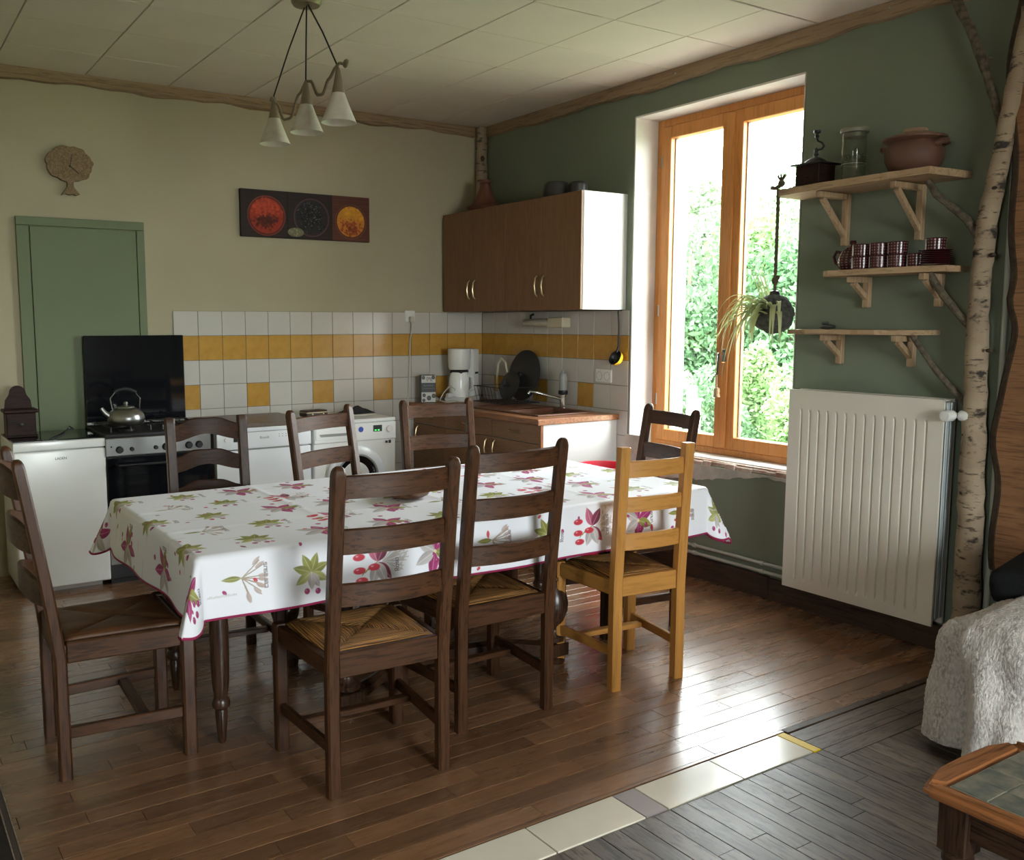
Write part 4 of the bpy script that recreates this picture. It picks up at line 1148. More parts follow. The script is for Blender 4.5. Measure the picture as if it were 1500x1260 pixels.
b = MB(); b.box(-.09, .02, -.05, .05, .208, .232, .006); b.build('carafe_lid', M['black'], ca, smooth=0)
b = MB(); b.tube([(-.03, -.07, .19), (-.03, -.115, .18), (-.03, -.118, .10), (-.03, -.074, .075)], .009, 8); b.build('handle', M['white_plastic'], ca)
b = MB(); b.box(.05, .10, -.088, -.084, .20, .215, .002); b.build('switch', M['black'], cf, smooth=0)
# coffee packet print
g2 = np.random.default_rng(3); pk = np.zeros((190, 110, 3), dtype=np.float32)+.015
yy, xx = np.mgrid[0:190, 0:110]
pk[(yy > 118)] = (.55, .54, .50); pk[(yy < 52)] = (.55, .54, .50)
for cx_, cy_, r_ in ((15, 15, 13), (92, 14, 14), (20, 140, 13), (58, 160, 17), (95, 145, 16), (18, 176, 12)):
    d_ = np.hypot(xx-cx_, yy-cy_); pk[d_ < r_] = (.03, .03, .03); pk[(d_ < r_*.55)] = (.09, .08, .07)
for s_ in ((40, 12, 45, 40), (40, 12, 60, 16), (57, 14, 60, 24), (42, 26, 60, 26), (65, 12, 72, 40), (72, 14, 82, 40)):
    for t in np.linspace(0, 1, 60):
        x_, y_ = int(s_[0]+(s_[2]-s_[0])*t), int(s_[1]+(s_[3]-s_[1])*t); pk[y_:y_+3, x_:x_+3] = (.02, .02, .02)
pk[70:74, 14:90] = (.16, .2, .2); pk[92:94, 10:100] = (.2, .2, .2)
M['packet'] = image_mat('packet_print', pk, .5)
pa = thing('coffee_packet', 'black and white packet standing upright at the left end of the worktop', 'packet', (3.465, 5.735, .9005), R(-20))
b = MB(); b.box(-.055, .055, -.030, .035, 0, .20, .004); b.build('carton', M['black'], pa, smooth=0)
fp = raw('front_print', [(-.052, -.0306, .004), (.052, -.0306, .004), (.052, -.0306, .197), (-.052, -.0306, .197)], [(0, 1, 2, 3)], M['packet'], pa, False, [(0, 0), (1, 0), (1, 1), (0, 1)])
# wall socket, plug, cord
ws = thing('wall_socket', 'white socket with a plug on the tiles of the back wall', 'socket', (3.393, YB-.008, 1.522))
b = MB(); b.box(-.042, .042, -.010, 0, -.042, .042, .004); b.build('plate', M['white_plastic'], ws, smooth=0)
b = MB(); b.lathe([(.030, -.0095), (.028, -.012), (.024, -.006), (.001, -.006)], (0, 0, 0), 20, 'y'); b.build('ring', M['white_plastic'], ws)
pg_ = thing('power_cord', 'pale cord hanging from the wall socket down to the worktop', 'cord', (3.393, YB-.02, 1.50))
b = MB(); b.box(-.017, .017, -.035, .0, -.02, .02, .006, seg=2); b.build('plug', M['cordwhite'], pg_)
b = MB(); b.tube([(0, -.02, -.015), (.002, -.02, -.06), (-.006, -.005, -.15), (-.012, .002, -.4), (-.022, .003, -.60), (-.01, .002, -.85)], .0045, 8); b.build('cable', M['cordwhite'], pg_)
cc = thing('appliance_cord', 'white cord with a plug coiled beside the coffee packet', 'cord', (3.56, 5.66, .906))
b = MB(); b.tube([(.085, .02, .03), (.08, -.02, .09), (.05, 0, .115), (.01, .03, .06), (-.04, .0, .01), (-.02, -.05, .002), (.05, -.06, .002), (.085, -.05, .006)], .0045, 8); b.build('cable', M['cordwhite'], cc)
b = MB(); b.lathe([(.018, -.025), (.021, 0), (.010, .025), (.005, .04)], (.035, -.02, .045), 14, 'x'); b.build('plug', M['white_plastic'], cc)
# dish rack, lids, hose
dk = thing('dish_rack', 'black wire dish rack on the drainer beside the coffee maker', 'dish rack', (3.80, 5.24, .915))
b = MB()
for z in (.012, .12):
    b.tube([(-.15, -.19, z), (.15, -.19, z), (.15, .17, z), (-.15, .17, z), (-.15, -.19, z)], .0032, 6)
for i in range(10):
    y_ = -.19+.36*i/9; b.tube([(-.15, y_, .12), (-.12, y_, .012), (.12, y_, .012), (.15, y_, .12)], .002, 5)
b.build('wire_frame', M['black_iron'], dk)
def lidobj(label, loc, r, tilt, dark):
    t = thing('pan_lid' if dark else 'frying_pan', label, 'lid' if dark else 'pan', loc)
    Mx = Matrix.Rotation(tilt, 4, 'Y')
    b = MB(); b.lathe([(r, 0), (r*1.0, .006), (r*.9, .014), (r*.4, .024), (.001, .026)], (0, 0, 0), 36, M=Mx); b.build('disc', M['black_iron'], t)
    b = MB(); b.lathe([(.012, .024), (.01, .04), (.02, .048), (.018, .056), (.001, .058)], (0, 0, 0), 16, M=Mx); b.build('knob', M['black'], t)
    return t
lidobj('large round black lid leaning against the tiles behind the dish rack', (3.965, 5.24, 1.105), .18, R(-80), True)
lidobj('smaller dark lid leaning in the dish rack in front of the large one', (3.86, 5.27, 1.035), .105, R(-72), True)
hs = thing('bottle_brush', 'pale yellow looped brush handle standing in the dish rack', 'brush', (3.93, 5.52, .918))
b = MB(); b.tube([(.0, .0, .0), (.0, .0, .18), (.0, -.01, .26), (.0, -.05, .30), (.0, -.10, .27), (.0, -.12, .2)], .008, 8); b.build('handle', M['cream_plastic'], hs)
b = MB(); b.lathe([(.02, -.005), (.026, .01), (.026, .05), (.01, .07)], (0, 0, 0), 14); b.build('bristles', M['grey_plastic'], hs)
# ladle, strip light, socket on the right tiles, red bin
la = thing('ladle', 'black ladle with a yellow bowl back hanging from the wall cabinet', 'ladle', (XR-.04, 4.318, 1.25))
b = MB(); b.tube([(0.02, 0, .302), (-.002, 0, .305), (-.006, 0, .29), (0, 0, .2), (0, .0, .08), (-.012, .004, .04)], [.006, .006, .007, .006, .007, .007], 8); b.build('handle', M['black'], la)
b = MB(); b.lathe([(.001, -.052), (.025, -.046), (.042, -.028), (.048, 0), (.045, 0), (.039, -.026), (.022, -.042), (.001, -.047)], (0, 0, 0), 22, M=Matrix.Translation((-.02, .012, .01)) @ Matrix.Rotation(R(-62), 4, 'Y'), cap=False); b.build('bowl', M['black'], la)
b = MB(); b.lathe([(.001, -.055), (.026, -.049), (.044, -.030), (.0505, -.004)], (0, 0, 0), 22, M=Matrix.Translation((-.02, .012, .01)) @ Matrix.Rotation(R(-62), 4, 'Y'), cap=False); b.build('bowl_back', M['yellow_plastic'], la)
sl_ = thing('strip_lamp', 'beige tube lamp fixed to the tiles under the wall cabinet', 'lamp', (XR-.012, 5.03, 1.475))
b = MB(); b.lathe([(.024, -.06), (.026, -.05), (.026, .225), (.02, .235)], (-.045, 0, 0), 16, 'y'); b.build('tube', M['lampglass'], sl_)
b = MB(); b.box(-.075, .0, -.215, -.055, -.032, .034, .005); b.build('switch_box', M['cream_plastic'], sl_, smooth=0)
b = MB(); b.box(-.05, .0, .21, .235, -.02, .02, .003); b.tube([(-.01, .215, .02), (-.02, .20, .05), (-.01, .18, .06)], .008, 8); b.build('end_clip', M['black'], sl_)
w2 = thing('wall_socket', 'pale double socket on the right wall tiles above the worktop', 'socket', (XR-.008, 4.479, 1.135))
b = MB(); b.box(-.012, 0, -.075, .075, -.042, .042, .004); b.build('plate', M['white_plastic'], w2, smooth=0)
for y_ in (-.036, .036):
    b = MB(); b.lathe([(.028, -.0115), (.026, -.014), (.022, -.008), (.001, -.008)], (0, y_, 0), 18, 'x'); b.build('ring', M['grey_plastic'], w2)
rb = thing('red_bin', 'red plastic bin between the table and the kitchen counter', 'bin', (3.70, 4.10, 0))
b = MB(); b.lathe([(.001, .004), (.115, .004), (.12, .01), (.155, .61), (.165, .615), (.165, .635), (.15, .635), (.148, .60), (.112, .02), (.001, .018)], (0, 0, 0), 36, cap=False); b.build('body', M['red_plastic'], rb)
b = MB(); b.box(.0, .05, -.172, -.155, .575, .625, .004); b.build('clip', M['black'], rb, smooth=0)

# wall cabinets
def wall_unit(label, y0, y1, end):
    t = thing('wall_cabinet', label, 'cabinet', (3.69, (y0+y1)/2, 1.556), 0, 'wall cabinets above the sink')
    a, c = (y0-y1)/2, (y1-y0)/2
    b = MB(); b.box(0, XR-3.69-.002, a+(.017 if end else .001), c-.001, 0, .70); b.build('body', M['cab_door'], t, smooth=0)
    if end:
        b = MB(); b.box(.0005, XR-3.69-.002, a, a+.0165, -.001, .701, .001); b.build('side_panel', M['cab_white'], t, smooth=0)
    for s, (p, q) in ((1, (a+.001, -.001)), (-1, (.001, c-.001))):
        b = MB(); b.box(-.019, -.001, p, q, 0, .70, .0015); d_ = b.build('door', M['cab_door'], t, smooth=0)
        yh = -.035 if s == 1 else .035
        b = MB(); b.tube([(-.02, yh, .215), (-.036, yh, .20), (-.044, yh, .15), (-.036, yh, .10), (-.02, yh, .085)], .0055, 8); b.build('handle', M['brass'], d_)
wall_unit('brown laminate wall cabinet with a white side, next to the window', 4.302, 5.074, True)
wall_unit('brown laminate wall cabinet in the corner, under the terracotta tagine', 5.076, 5.848, False)

ta = thing('tagine', 'terracotta tagine with a tall cone lid on the wall cabinet', 'tagine', (3.84, 5.55, 2.2575))
b = MB(); b.lathe([(.001, 0), (.10, 0), (.125, .012), (.135, .035), (.13, .038), (.001, .036)], (0, 0, 0), 32); b.build('dish', M['maroon_clay'], ta)
b = MB(); b.lathe([(.122, .038), (.10, .055), (.07, .10), (.045, .16), (.034, .20), (.040, .205), (.040, .225), (.033, .228), (.001, .222)], (0, 0, 0), 32); b.build('lid', M['maroon_clay'], ta)
def bundt(label, loc, r, h):
    t = thing('bundt_pan', label, 'cake tin', loc)
    n = 48; rings = []
    for q, z in ((1.10, 0), (1.08, .004), (1.0, .008), (.96, h*.35), (.88, h*.75), (.74, h*.96), (.55, h), (.38, h*.9), (.3, h*.5)):
        rings.append([(r*q*(1+(.06*abs(math.cos(k*PI*8/n))*min(1, z/h*2) if q > .5 else 0))*math.cos(2*PI*k/n), r*q*(1+(.06*abs(math.cos(k*PI*8/n))*min(1, z/h*2) if q > .5 else 0))*math.sin(2*PI*k/n), z) for k in range(n)])
    MB().loft(rings, cap=False).build('body', M['black_iron'], t, smooth=50)
    return t
bundt('larger black fluted cake tin on the wall cabinet', (3.80, 4.70, 2.2575), .088, .105)
bundt('smaller black fluted cake tin on the cabinet, nearer the window', (3.82, 4.515, 2.2575), .062, .085)

# birch log in the corner above the cabinets
lg = thing('birch_log', 'birch log standing in the room corner above the wall cabinet', 'log', (3.992, 5.82, 2.2575))
rg = random.Random(2)
b = MB(); b.tube([(rg.uniform(-.004, .004), rg.uniform(-.004, .004), .6535*i/10) for i in range(11)], [.044+rg.uniform(-.003, .003) for i in range(11)], 16); b.build('trunk', M['birch'], lg)
b = MB(); b.ball((-.02, -.042, .42), .018, 2, (1, .5, 1.2)); b.build('knot', M['bark'], lg)

# ------------------------------------------------------------------ wall decoration
g3 = np.random.default_rng(8)
ph, pw = 200, 604
cv = np.zeros((ph, pw, 3), dtype=np.float32)+np.array((.022, .012, .010), dtype=np.float32)
yy, xx = np.mgrid[0:ph, 0:pw].astype(np.float32)
cv[:, 420:] = (.10, .030, .018); cv[:, 205:212] *= .5
grain = g3.uniform(.7, 1.3, (ph, 1, 1)).astype(np.float32); cv *= grain
def disc(cx_, cy_, r_, rimc, fill):
    d_ = np.hypot(xx-cx_, yy-cy_); cv[d_ < r_] = rimc; cv[d_ < r_*.94] = np.array(rimc)*.45; m_ = d_ < r_*.88
    cv[m_] = fill; return d_
def blot(cx_, cy_, rx, ry, col, n, s_, a=.8, lim=None):
    for _ in range(n):
        x_, y_ = g3.normal(cx_, rx), g3.normal(cy_, ry)
        if lim and math.hypot(x_-lim[0], y_-lim[1]) > lim[2]: continue
        m_ = np.hypot(xx-x_, yy-y_) < g3.uniform(.5, 1.2)*s_
        cv[m_] = cv[m_]*(1-a)+np.array(col)*a*g3.uniform(.6, 1.3)
disc(113, 108, 86, (.18, .03, .02), (.30, .028, .010))
blot(113, 70, 45, 22, (.50, .06, .02), 160, 7, .5, (113, 108, 74)); blot(113, 130, 22, 14, (.07, .010, .006), 160, 6, .6, (113, 108, 74))
disc(320, 105, 84, (.09, .04, .05), (.016, .014, .016)); blot(320, 85, 40, 36, (.16, .14, .15), 150, 2.2, .8, (320, 105, 72)); blot(320, 110, 40, 36, (.006, .005, .006), 130, 5, .8, (320, 105, 72))
disc(510, 112, 78, (.16, .05, .03), (.55, .20, .02)); blot(510, 80, 40, 22, (.62, .30, .02), 120, 8, .5, (510, 112, 66)); blot(510, 140, 28, 18, (.26, .035, .010), 170, 5, .6, (510, 112, 66))
m_ = ((xx-245)/38)**2+((yy-172)/20)**2 < 1; cv[m_] = (.16, .15, .08); blot(245, 172, 14, 7, (.28, .27, .17), 26, 4, .6)
M['canvas'] = image_mat('spice_canvas_print', cv, .85)
cn = thing('canvas_print', 'long dark canvas print of three bowls of spices on the back wall', 'picture', (2.597, YB, 2.186), 0)
b = MB(); b.box(-.466, .466, -.030, -.002, -.152, .152, .003); b.build('stretcher_frame', plain('canvas_edge', (.025, .014, .012), .8), cn, smooth=0)
raw('print', [(-.465, -.0305, -.151), (.465, -.0305, -.151), (.465, -.0305, .151), (-.465, -.0305, .151)], [(0, 1, 2, 3)], M['canvas'], cn, False, [(0, 0), (1, 0), (1, 1), (0, 1)])

ck = thing('tree_clock', 'tree-shaped cork clock on the wall above the sage door', 'clock', (1.105, YB, 2.385))
rc = random.Random(4)
cr = []
for i in range(72):
    a = 2*PI*i/72; r_ = 1+.035*math.sin(a*7+.4)+.02*math.sin(a*15)+rc.uniform(-.008, .008)
    cr.append((.128*r_*math.cos(a), .012+.103*r_*math.sin(a)))
b = MB(); b.prism(cr, -.035, -.004, 'xz'); b.build('crown', M['cork'], ck, smooth=0)
b = MB(); b.prism([(-.016, -.085), (.016, -.085), (.018, -.12), (.05, -.158), (.03, -.166), (.012, -.158), (-.008, -.164), (-.03, -.158), (-.05, -.166), (-.018, -.12)], -.033, -.004, 'xz'); b.build('trunk', M['cork'], ck, smooth=0)
b = MB(); b.beam((0, -.038, .0), (.014, -.038, .068), .008, .003); b.build('minute_hand', M['black'], ck, smooth=0)
b = MB(); b.beam((0, -.039, .0), (.048, -.039, -.040), .010, .003); b.build('hour_hand', M['black'], ck, smooth=0)
b = MB(); b.lathe([(.006, -.036), (.005, -.042)], (0, 0, 0), 12, 'y'); b.build('pivot', M['black'], ck)

# ------------------------------------------------------------------ pendant lamp
pn = thing('pendant_lamp', 'three-shade pendant lamp with a wavy rod hanging from the ceiling', 'lamp', (1.752, 3.914, ZC))
b = MB(); b.lathe([(.066, -.008), (.068, -.016), (.066, -.045), (.058, -.056), (.001, -.058)], (0, 0, 0), 32); b.build('canopy', M['lampmetal'], pn)
shp = [(-.005, .385, -.378), (-.022, -.028, -.395), (-.012, -.330, -.405)]
for sx, sy, sz in shp:
    b = MB(); b.tube([(0, sy*.05, -.056), (sx*.5, sy*.525, sz*.52), (sx, sy, sz+.015)], .0035, 8); b.build('cord', M['cord'], pn)
    b = MB(); b.lathe([(.006, .012), (.010, 0), (.026, -.082), (.027, -.09), (.001, -.09)], (sx, sy, sz), 20); b.build('shade_cap', M['lampmetal'], pn)
    b = MB(); b.lathe([(.025, -.085), (.040, -.125), (.060, -.175), (.074, -.207), (.072, -.208), (.057, -.175), (.037, -.125), (.022, -.087)], (sx, sy, sz), 28, cap=False); b.build('shade', M['lampglass'], pn)
    b = MB(); b.ball((sx, sy, sz-.14), .02, 2, (1, 1, 1.5)); b.build('bulb', M['lampglass'], pn)
pts = []
for i in range(61):
    t = i/60; y_ = .40-.80*t
    ky = [(.40, -.385), (.385, -.372), (.33, -.41), (.235, -.50), (.17, -.505), (.06, -.42), (-.02, -.382), (-.06, -.39), (-.14, -.465), (-.18, -.47), (-.25, -.42), (-.32, -.388), (-.345, -.380), (-.40, -.392)]
    for (ya, za), (yb, zb) in zip(ky, ky[1:]):
        if ya >= y_ >= yb:
            s_ = (ya-y_)/(ya-yb); s_ = s_*s_*(3-2*s_); pts.append((-.015, y_, za+(zb-za)*s_)); break
b = MB(); b.tube(pts, .0065, 10); b.build('wavy_rod', M['lampmetal'], pn)
b = MB(); b.ball((-.015, -.41, -.395), .022, 2, (.45, 1.1, .8)); b.build('leaf_tip', M['lampmetal'], pn)

# ------------------------------------------------------------------ radiator and pipes
ra = thing('radiator', 'tall white ribbed panel radiator under the shelves', 'radiator', (3.92, 2.585, .14))
RH, RW = 1.003, .785
def ribbed(x, n=16):
    rows = [0, .045, .07, RH-.115, RH-.09, RH]; V = []; Fc = []
    ys = []
    p = RW/n
    for i in range(n):
        y0 = -RW/2+i*p
        ys += [(y0, 0), (y0+p*.30, 0), (y0+p*.40, 1), (y0+p*.60, 1), (y0+p*.70, 0)]
    ys.append((RW/2, 0))
    for k, z in enumerate(rows):
        for y, e in ys:
            V.append((x + (.009 if (e and 2 <= k <= 3 and .03 < (y+RW/2) < RW-.03) else 0), y, z))
    m = len(ys)
    for k in range(len(rows)-1):
        for i in range(m-1): Fc.append((k*m+i, k*m+i+1, (k+1)*m+i+1, (k+1)*m+i))
    return V, Fc
V, Fc = ribbed(0); fpn = raw('front_panel', V, Fc, M['rad'], ra); md = fpn.modifiers.new('thickness', 'SOLIDIFY'); md.thickness = .012; md.offset = 0
V, Fc = ribbed(.085); fpn = raw('rear_panel', V, Fc, M['rad'], ra); md = fpn.modifiers.new('thickness', 'SOLIDIFY'); md.thickness = .012; md.offset = 0
b = MB()
for i in range(40):
    y = -RW/2+.02+(RW-.04)*i/39; b.box(.010, .075, y-.0015, y+.0015, .04, RH-.03)
cvn = b.build('convector_fins', M['rad_side'], ra, smooth=0); cvn['kind'] = 'stuff'
b = MB()
for i in range(30):
    y = -RW/2+.012+(RW-.03)*i/29; b.box(.008, .078, y, y+.014, RH-.006, RH-.001)
b.box(-.004, .012, -RW/2, RW/2, RH-.006, RH+.002); b.box(.076, .088, -RW/2, RW/2, RH-.006, RH+.002); b.build('top_grille', M['rad'], ra, smooth=0)
for y in (-RW/2-.001, RW/2+.001):
    for xx_ in (.012, .046):
        b = MB(); b.box(xx_, xx_+.026, y-.003, y+.003, .03, RH-.01, .003); b.build('side_panel', M['rad_side'], ra, smooth=0)
b = MB(); b.lathe([(.012, 0), (.012, .035), (.022, .04), (.024, .05), (.024, .075), (.021, .082), (.001, .083)], (.045, 0, 0), 18, 'y', M=None)
for v in b.bm.verts: v.co = Vector((.03 - (v.co.x-.045)*1.0, -RW/2-.012-v.co.y, v.co.z+.94))
vo_ = b.build('valve_head', M['white_plastic'], ra)
b = MB(); b.lathe([(.024, 0), (.025, -.045), (.021, -.055), (.001, -.056)], (0, -RW/2-.03, .94), 20, 'x'); b.build('thermostat', M['white_plastic'], ra)
b = MB(); b.tube([(.05, -RW/2-.0, .94), (.05, -RW/2-.05, .94), (.055, -RW/2-.062, .93), (.06, -RW/2-.064, .5), (.06, -RW/2-.064, .02)], .010, 10); b.tube([(.06, -RW/2-.064, .0), (.06, -RW/2-.064, -.137)], .011, 10); b.build('feed_pipe', M['pipe_dark'], ra)
b = MB(); b.lathe([(.014, 0), (.018, .01), (.018, .03), (.014, .04)], (.06, -RW/2-.064, -.10), 14); b.lathe([(.010, 0), (.010, .03), (.014, .035), (.014, .05)], (.04, -RW/2-.064, -.08), 12, 'x'); b.build('return_valve', M['steel'], ra)
for y in (-.28, .28):
    b = MB(); b.box(.09, .118, y-.02, y+.02, .75, .85, .003); b.build('wall_bracket', M['rad_side'], ra, smooth=0)
for nm, z, lab in (('heating_pipe', .190, 'upper white heating pipe running along the wall above the baseboard'), ('heating_pipe', .145, 'lower white heating pipe running along the wall above the baseboard')):
    p = thing(nm, lab, 'pipe', (XR-.018, 3.4, z))
    b = MB(); b.tube([(0, -1.0, .0), (0, .85, 0)], .0095, 12); b.build('tube', M['pipe'], p)
    for y in (-.21, .27):
        b = MB(); b.lathe([(.013, -.012), (.013, .012)], (0, y, 0), 12, 'y'); b.box(0, .018, y-.006, y+.006, -.006, .006); b.build('pipe_clip', M['pipe'], p)
pv = thing('vertical_pipe', 'thin pale pipe rising up the wall between the birch trunk and the wooden slab', 'pipe', (XR-.016, 2.020, .25))
b = MB(); b.tube([(0, 0, 0), (0, .0, .9), (0, .01, 2.2)], .012, 10); b.build('tube', M['pipe'], pv)

# ------------------------------------------------------------------ shelves
def shelf(label, pts, z, th, brs, sd, bl, reach):
    t = thing('wall_shelf', label, 'shelf', (XR, 0, z), 0, 'rustic pine wall shelves')
    r_ = random.Random(sd); out = []
    for (x0, y0), (x1, y1) in zip(pts, pts[1:]+pts[:1]):
        n = max(1, int(math.hypot(x1-x0, y1-y0)/.04))
        for i in range(n):
            q = i/n; jx = 0 if x0 > -.01 and x1 > -.01 else r_.uniform(-.004, .004)
            out.append((x0+(x1-x0)*q+(jx if i else 0), y0+(y1-y0)*q+(r_.uniform(-.003, .003) if i else 0)))
    b = MB(); b.prism(out, 0, th, 'xy'); b.build('board', M['raw_y'], t, smooth=0)
    for y in brs:
        b = MB()
        b.box(-.030, -.001, y-.016, y+.016, -bl, -.002, .003)
        b.box(-reach, -.030, y-.014, y+.014, -.030, -.002, .003)
        b.beam((-reach+.03, y, -.03), (-.022, y, -bl+.045), .024, .022, .002, up=(0, 1, 0))
        b.build('bracket', M['raw_z'], t, smooth=0)
    return t
shelf('top pine wall shelf, with the mill, glass jar and clay pot on it', [(-.001, 2.205), (-.285, 2.225), (-.278, 2.5), (-.262, 2.78), (-.236, 2.985), (-.21, 3.035), (-.10, 3.045), (-.001, 3.04)], 2.085, .030, (2.785, 2.415), 1, .245, .235)
shelf('middle pine wall shelf, with the dark red crockery on it', [(-.001, 2.19), (-.175, 2.20), (-.20, 2.45), (-.205, 2.74), (-.185, 2.775), (-.001, 2.80)], 1.690, .026, (2.655, 2.308), 2, .145, .16)
shelf('lowest pine wall shelf, with one dark pebble on it', [(-.001, 2.30), (-.13, 2.31), (-.185, 2.5), (-.19, 2.86), (-.16, 2.98), (-.001, 3.02)], 1.420, .022, (2.784, 2.420), 3, .145, .16)

ml = thing('coffee_mill', 'antique dark box coffee mill with a crank on the top shelf', 'coffee mill', (3.915, 2.885, 2.1155))
b = MB(); b.box(-.062, .062, -.065, .065, 0, .105, .003); b.box(-.07, .07, -.073, .073, 0, .012, .003); b.build('body', M['dark_wood'], ml, smooth=0)
b = MB(); b.box(-.08, .08, -.086, .086, .105, .112, .003); b.build('top_plate', M['black_iron'], ml, smooth=0)
b = MB(); b.lathe([(.055, .112), (.045, .128), (.02, .142), (.001, .143)], (0, 0, 0), 20); b.build('hopper', M['black_iron'], ml)
b = MB(); b.lathe([(.008, .14), (.008, .152), (.015, .156), (.008, .165), (.011, .18), (.001, .19)], (0, 0, 0), 14); b.tube([(0, 0, .178), (0, -.03, .178), (0, -.042, .19), (0, -.032, .205), (0, -.008, .218), (0, -.002, .235)], .0055, 8); b.build('crank', M['black_iron'], ml)
b = MB(); b.lathe([(.006, .232), (.012, .24), (.008, .25), (.017, .258), (.017, .268), (.001, .272)], (0, -.002, 0), 14); b.build('knob', M['black'], ml)
b = MB(); b.box(-.065, -.0615, -.045, .045, .02, .07, .002); b.lathe([(.008, 0), (.008, -.01)], (-.065, 0, .045), 10, 'x'); b.build('drawer', M['dark_wood'], ml, smooth=0)
jr = thing('glass_jar', 'tall clear glass jar with a pale lid and lettering on the top shelf', 'jar', (3.925, 2.690, 2.1155))
b = MB(); b.lathe([(.001, 0), (.050, 0), (.053, .006), (.053, .222), (.050, .222), (.050, .008), (.001, .006)], (0, 0, 0), 32, cap=False); b.build('body', M['jar'], jr)
b = MB(); b.lathe([(.047, .205), (.047, .223), (.062, .225), (.063, .240), (.058, .246), (.001, .247)], (0, 0, 0), 32); b.build('lid', plain('jar_lid_wood', (.20, .19, .14), .5), jr)
jface = math.atan2(-(3.925), -(2.690))
def jar_text(s_, size, z):
    n = len(s_)
    step = size*.74/.0535
    a0 = math.atan2(-2.69, -3.925)
    for i, ch in enumerate(s_):
        if ch == ' ': continue
        a = a0 + .10 + (i-(n-1)/2)*step
        lettering(ch, size, (.0538*math.cos(a), .0538*math.sin(a), z), (PI/2, 0, a+PI/2), M['black'], jr, .0001)
jar_text('SHOP', .036, .110)
jar_text('....', .016, .156); jar_text('--', .012, .142)
b = MB(); b.lathe([(.0537, .083), (.0537, .085)], (0, 0, 0), 32, cap=False); b.build('line', M['cordwhite'], jr)
pt = thing('clay_pot', 'round terracotta cooking pot with lid and lug handle on the top shelf', 'pot', (3.905, 2.385, 2.1155))
b = MB(); b.lathe([(.001, 0), (.082, 0), (.098, .015), (.117, .055), (.120, .085), (.112, .118), (.106, .13), (.128, .142), (.128, .150), (.11, .152), (.10, .14), (.001, .13)], (0, 0, 0), 40); b.build('body', M['terracotta_pot'], pt)
b = MB(); b.lathe([(.118, .151), (.10, .160), (.06, .172), (.05, .174), (.048, .185), (.046, .188), (.001, .188)], (0, 0, 0), 36); b.build('lid', plain('clay_lid', (.31, .20, .125), .65, var=.15), pt)
for s in (-1, 1):
    b = MB(); b.tube([(-.03, s*.108, .112), (-.02, s*.135, .118), (.0, s*.142, .12), (.02, s*.135, .118), (.03, s*.108, .112)], .013, 10); b.build('lug_handle', M['terracotta_pot'], pt)

def check_mat():
    m, nt, bs = new_mat('maroon_checked_glaze')
    tc = nt.nodes.new('ShaderNodeTexCoord'); sp = nt.nodes.new('ShaderNodeSeparateXYZ'); L(nt, tc.outputs['Object'], sp.inputs[0])
    def mth(op, a, b_=None):
        n = nt.nodes.new('ShaderNodeMath'); n.operation = op
        for i, x in enumerate((a, b_)):
            if x is None: continue
            if isinstance(x, (int, float)): n.inputs[i].default_value = x
            else: L(nt, x, n.inputs[i])
        return n.outputs[0]
    ang = mth('ARCTAN2', sp.outputs[1], sp.outputs[0])
    s1 = mth('SINE', mth('ADD', mth('MULTIPLY', ang, 9), mth('MULTIPLY', sp.outputs[2], 260)))
    s2 = mth('SINE', mth('SUBTRACT', mth('MULTIPLY', ang, 9), mth('MULTIPLY', sp.outputs[2], 260)))
    f = mth('GREATER_THAN', mth('MULTIPLY', s1, s2), .38)
    L(nt, mixc(nt, f, (.055, .008, .012), (.20, .12, .115)), bs.inputs['Base Color']); bs.inputs['Roughness'].default_value = .2
    return m
M['check'] = check_mat(); M['maroon'] = plain('maroon_glaze', (.060, .010, .014), .2)
tp_ = thing('teapot', 'dark red checked teapot at the left end of the middle shelf', 'teapot', (3.945, 2.685, 1.7165))
b = MB(); b.lathe([(.001, 0), (.045, 0), (.058, .012), (.066, .04), (.062, .065), (.048, .088), (.036, .098), (.001, .10)], (0, 0, 0), 32); b.build('body', M['check'], tp_)
b = MB(); b.lathe([(.038, .098), (.034, .106), (.014, .112), (.009, .118), (.016, .128), (.012, .138), (.001, .139)], (0, 0, 0), 24); b.build('lid', M['maroon'], tp_)
b = MB(); b.tube([(0, .050, .085), (0, .085, .092), (0, .098, .07), (0, .088, .04), (0, .060, .025)], .007, 10); b.build('handle', M['maroon'], tp_)
b = MB(); b.tube([(0, -.055, .04), (0, -.08, .06), (0, -.092, .09)], [.014, .010, .008], 12); b.build('spout', M['maroon'], tp_)
cup0 = None
CG = 'dark red checked cups on the middle shelf'
def cup(loc, label, rz):
    global cup0
    if cup0 is None:
        t = thing('cup', label, 'cup', loc, rz, CG)
        b = MB(); b.lathe([(.001, 0), (.034, 0), (.038, .004), (.040, .054), (.037, .054), (.035, .008), (.001, .006)], (0, 0, 0), 26, cap=False); b.build('body', M['check'], t)
        b = MB(); b.lathe([(.0402, .051), (.0412, .054), (.0395, .0555)], (0, 0, 0), 26, cap=False); b.build('rim', M['maroon'], t)
        b = MB(); b.tube([(0, .038, .045), (0, .060, .042), (0, .060, .018), (0, .038, .012)], .0045, 8); b.build('handle', M['maroon'], t)
        b = MB(); b.box(-.0415, -.0385, -.004, .004, .004, .052); b.build('stripe', M['paper'], t, smooth=0)
        cup0 = t
        return t
    return dup(cup0, loc, rz, label, CG)
px = [(3.875, 2.592), (3.877, 2.506), (3.88, 2.420), (3.89, 2.335)]
names = ['first', 'second', 'third', 'fourth']
for i, (x, y) in enumerate(px):
    cup((x, y, 1.7165), 'lower cup in the %s stack to the right of the teapot' % names[i], -.75-.12*i)
    if i < 3: cup((x, y, 1.7725), 'upper cup in the %s stack to the right of the teapot' % names[i], -.65-.2*i)
sau0 = None
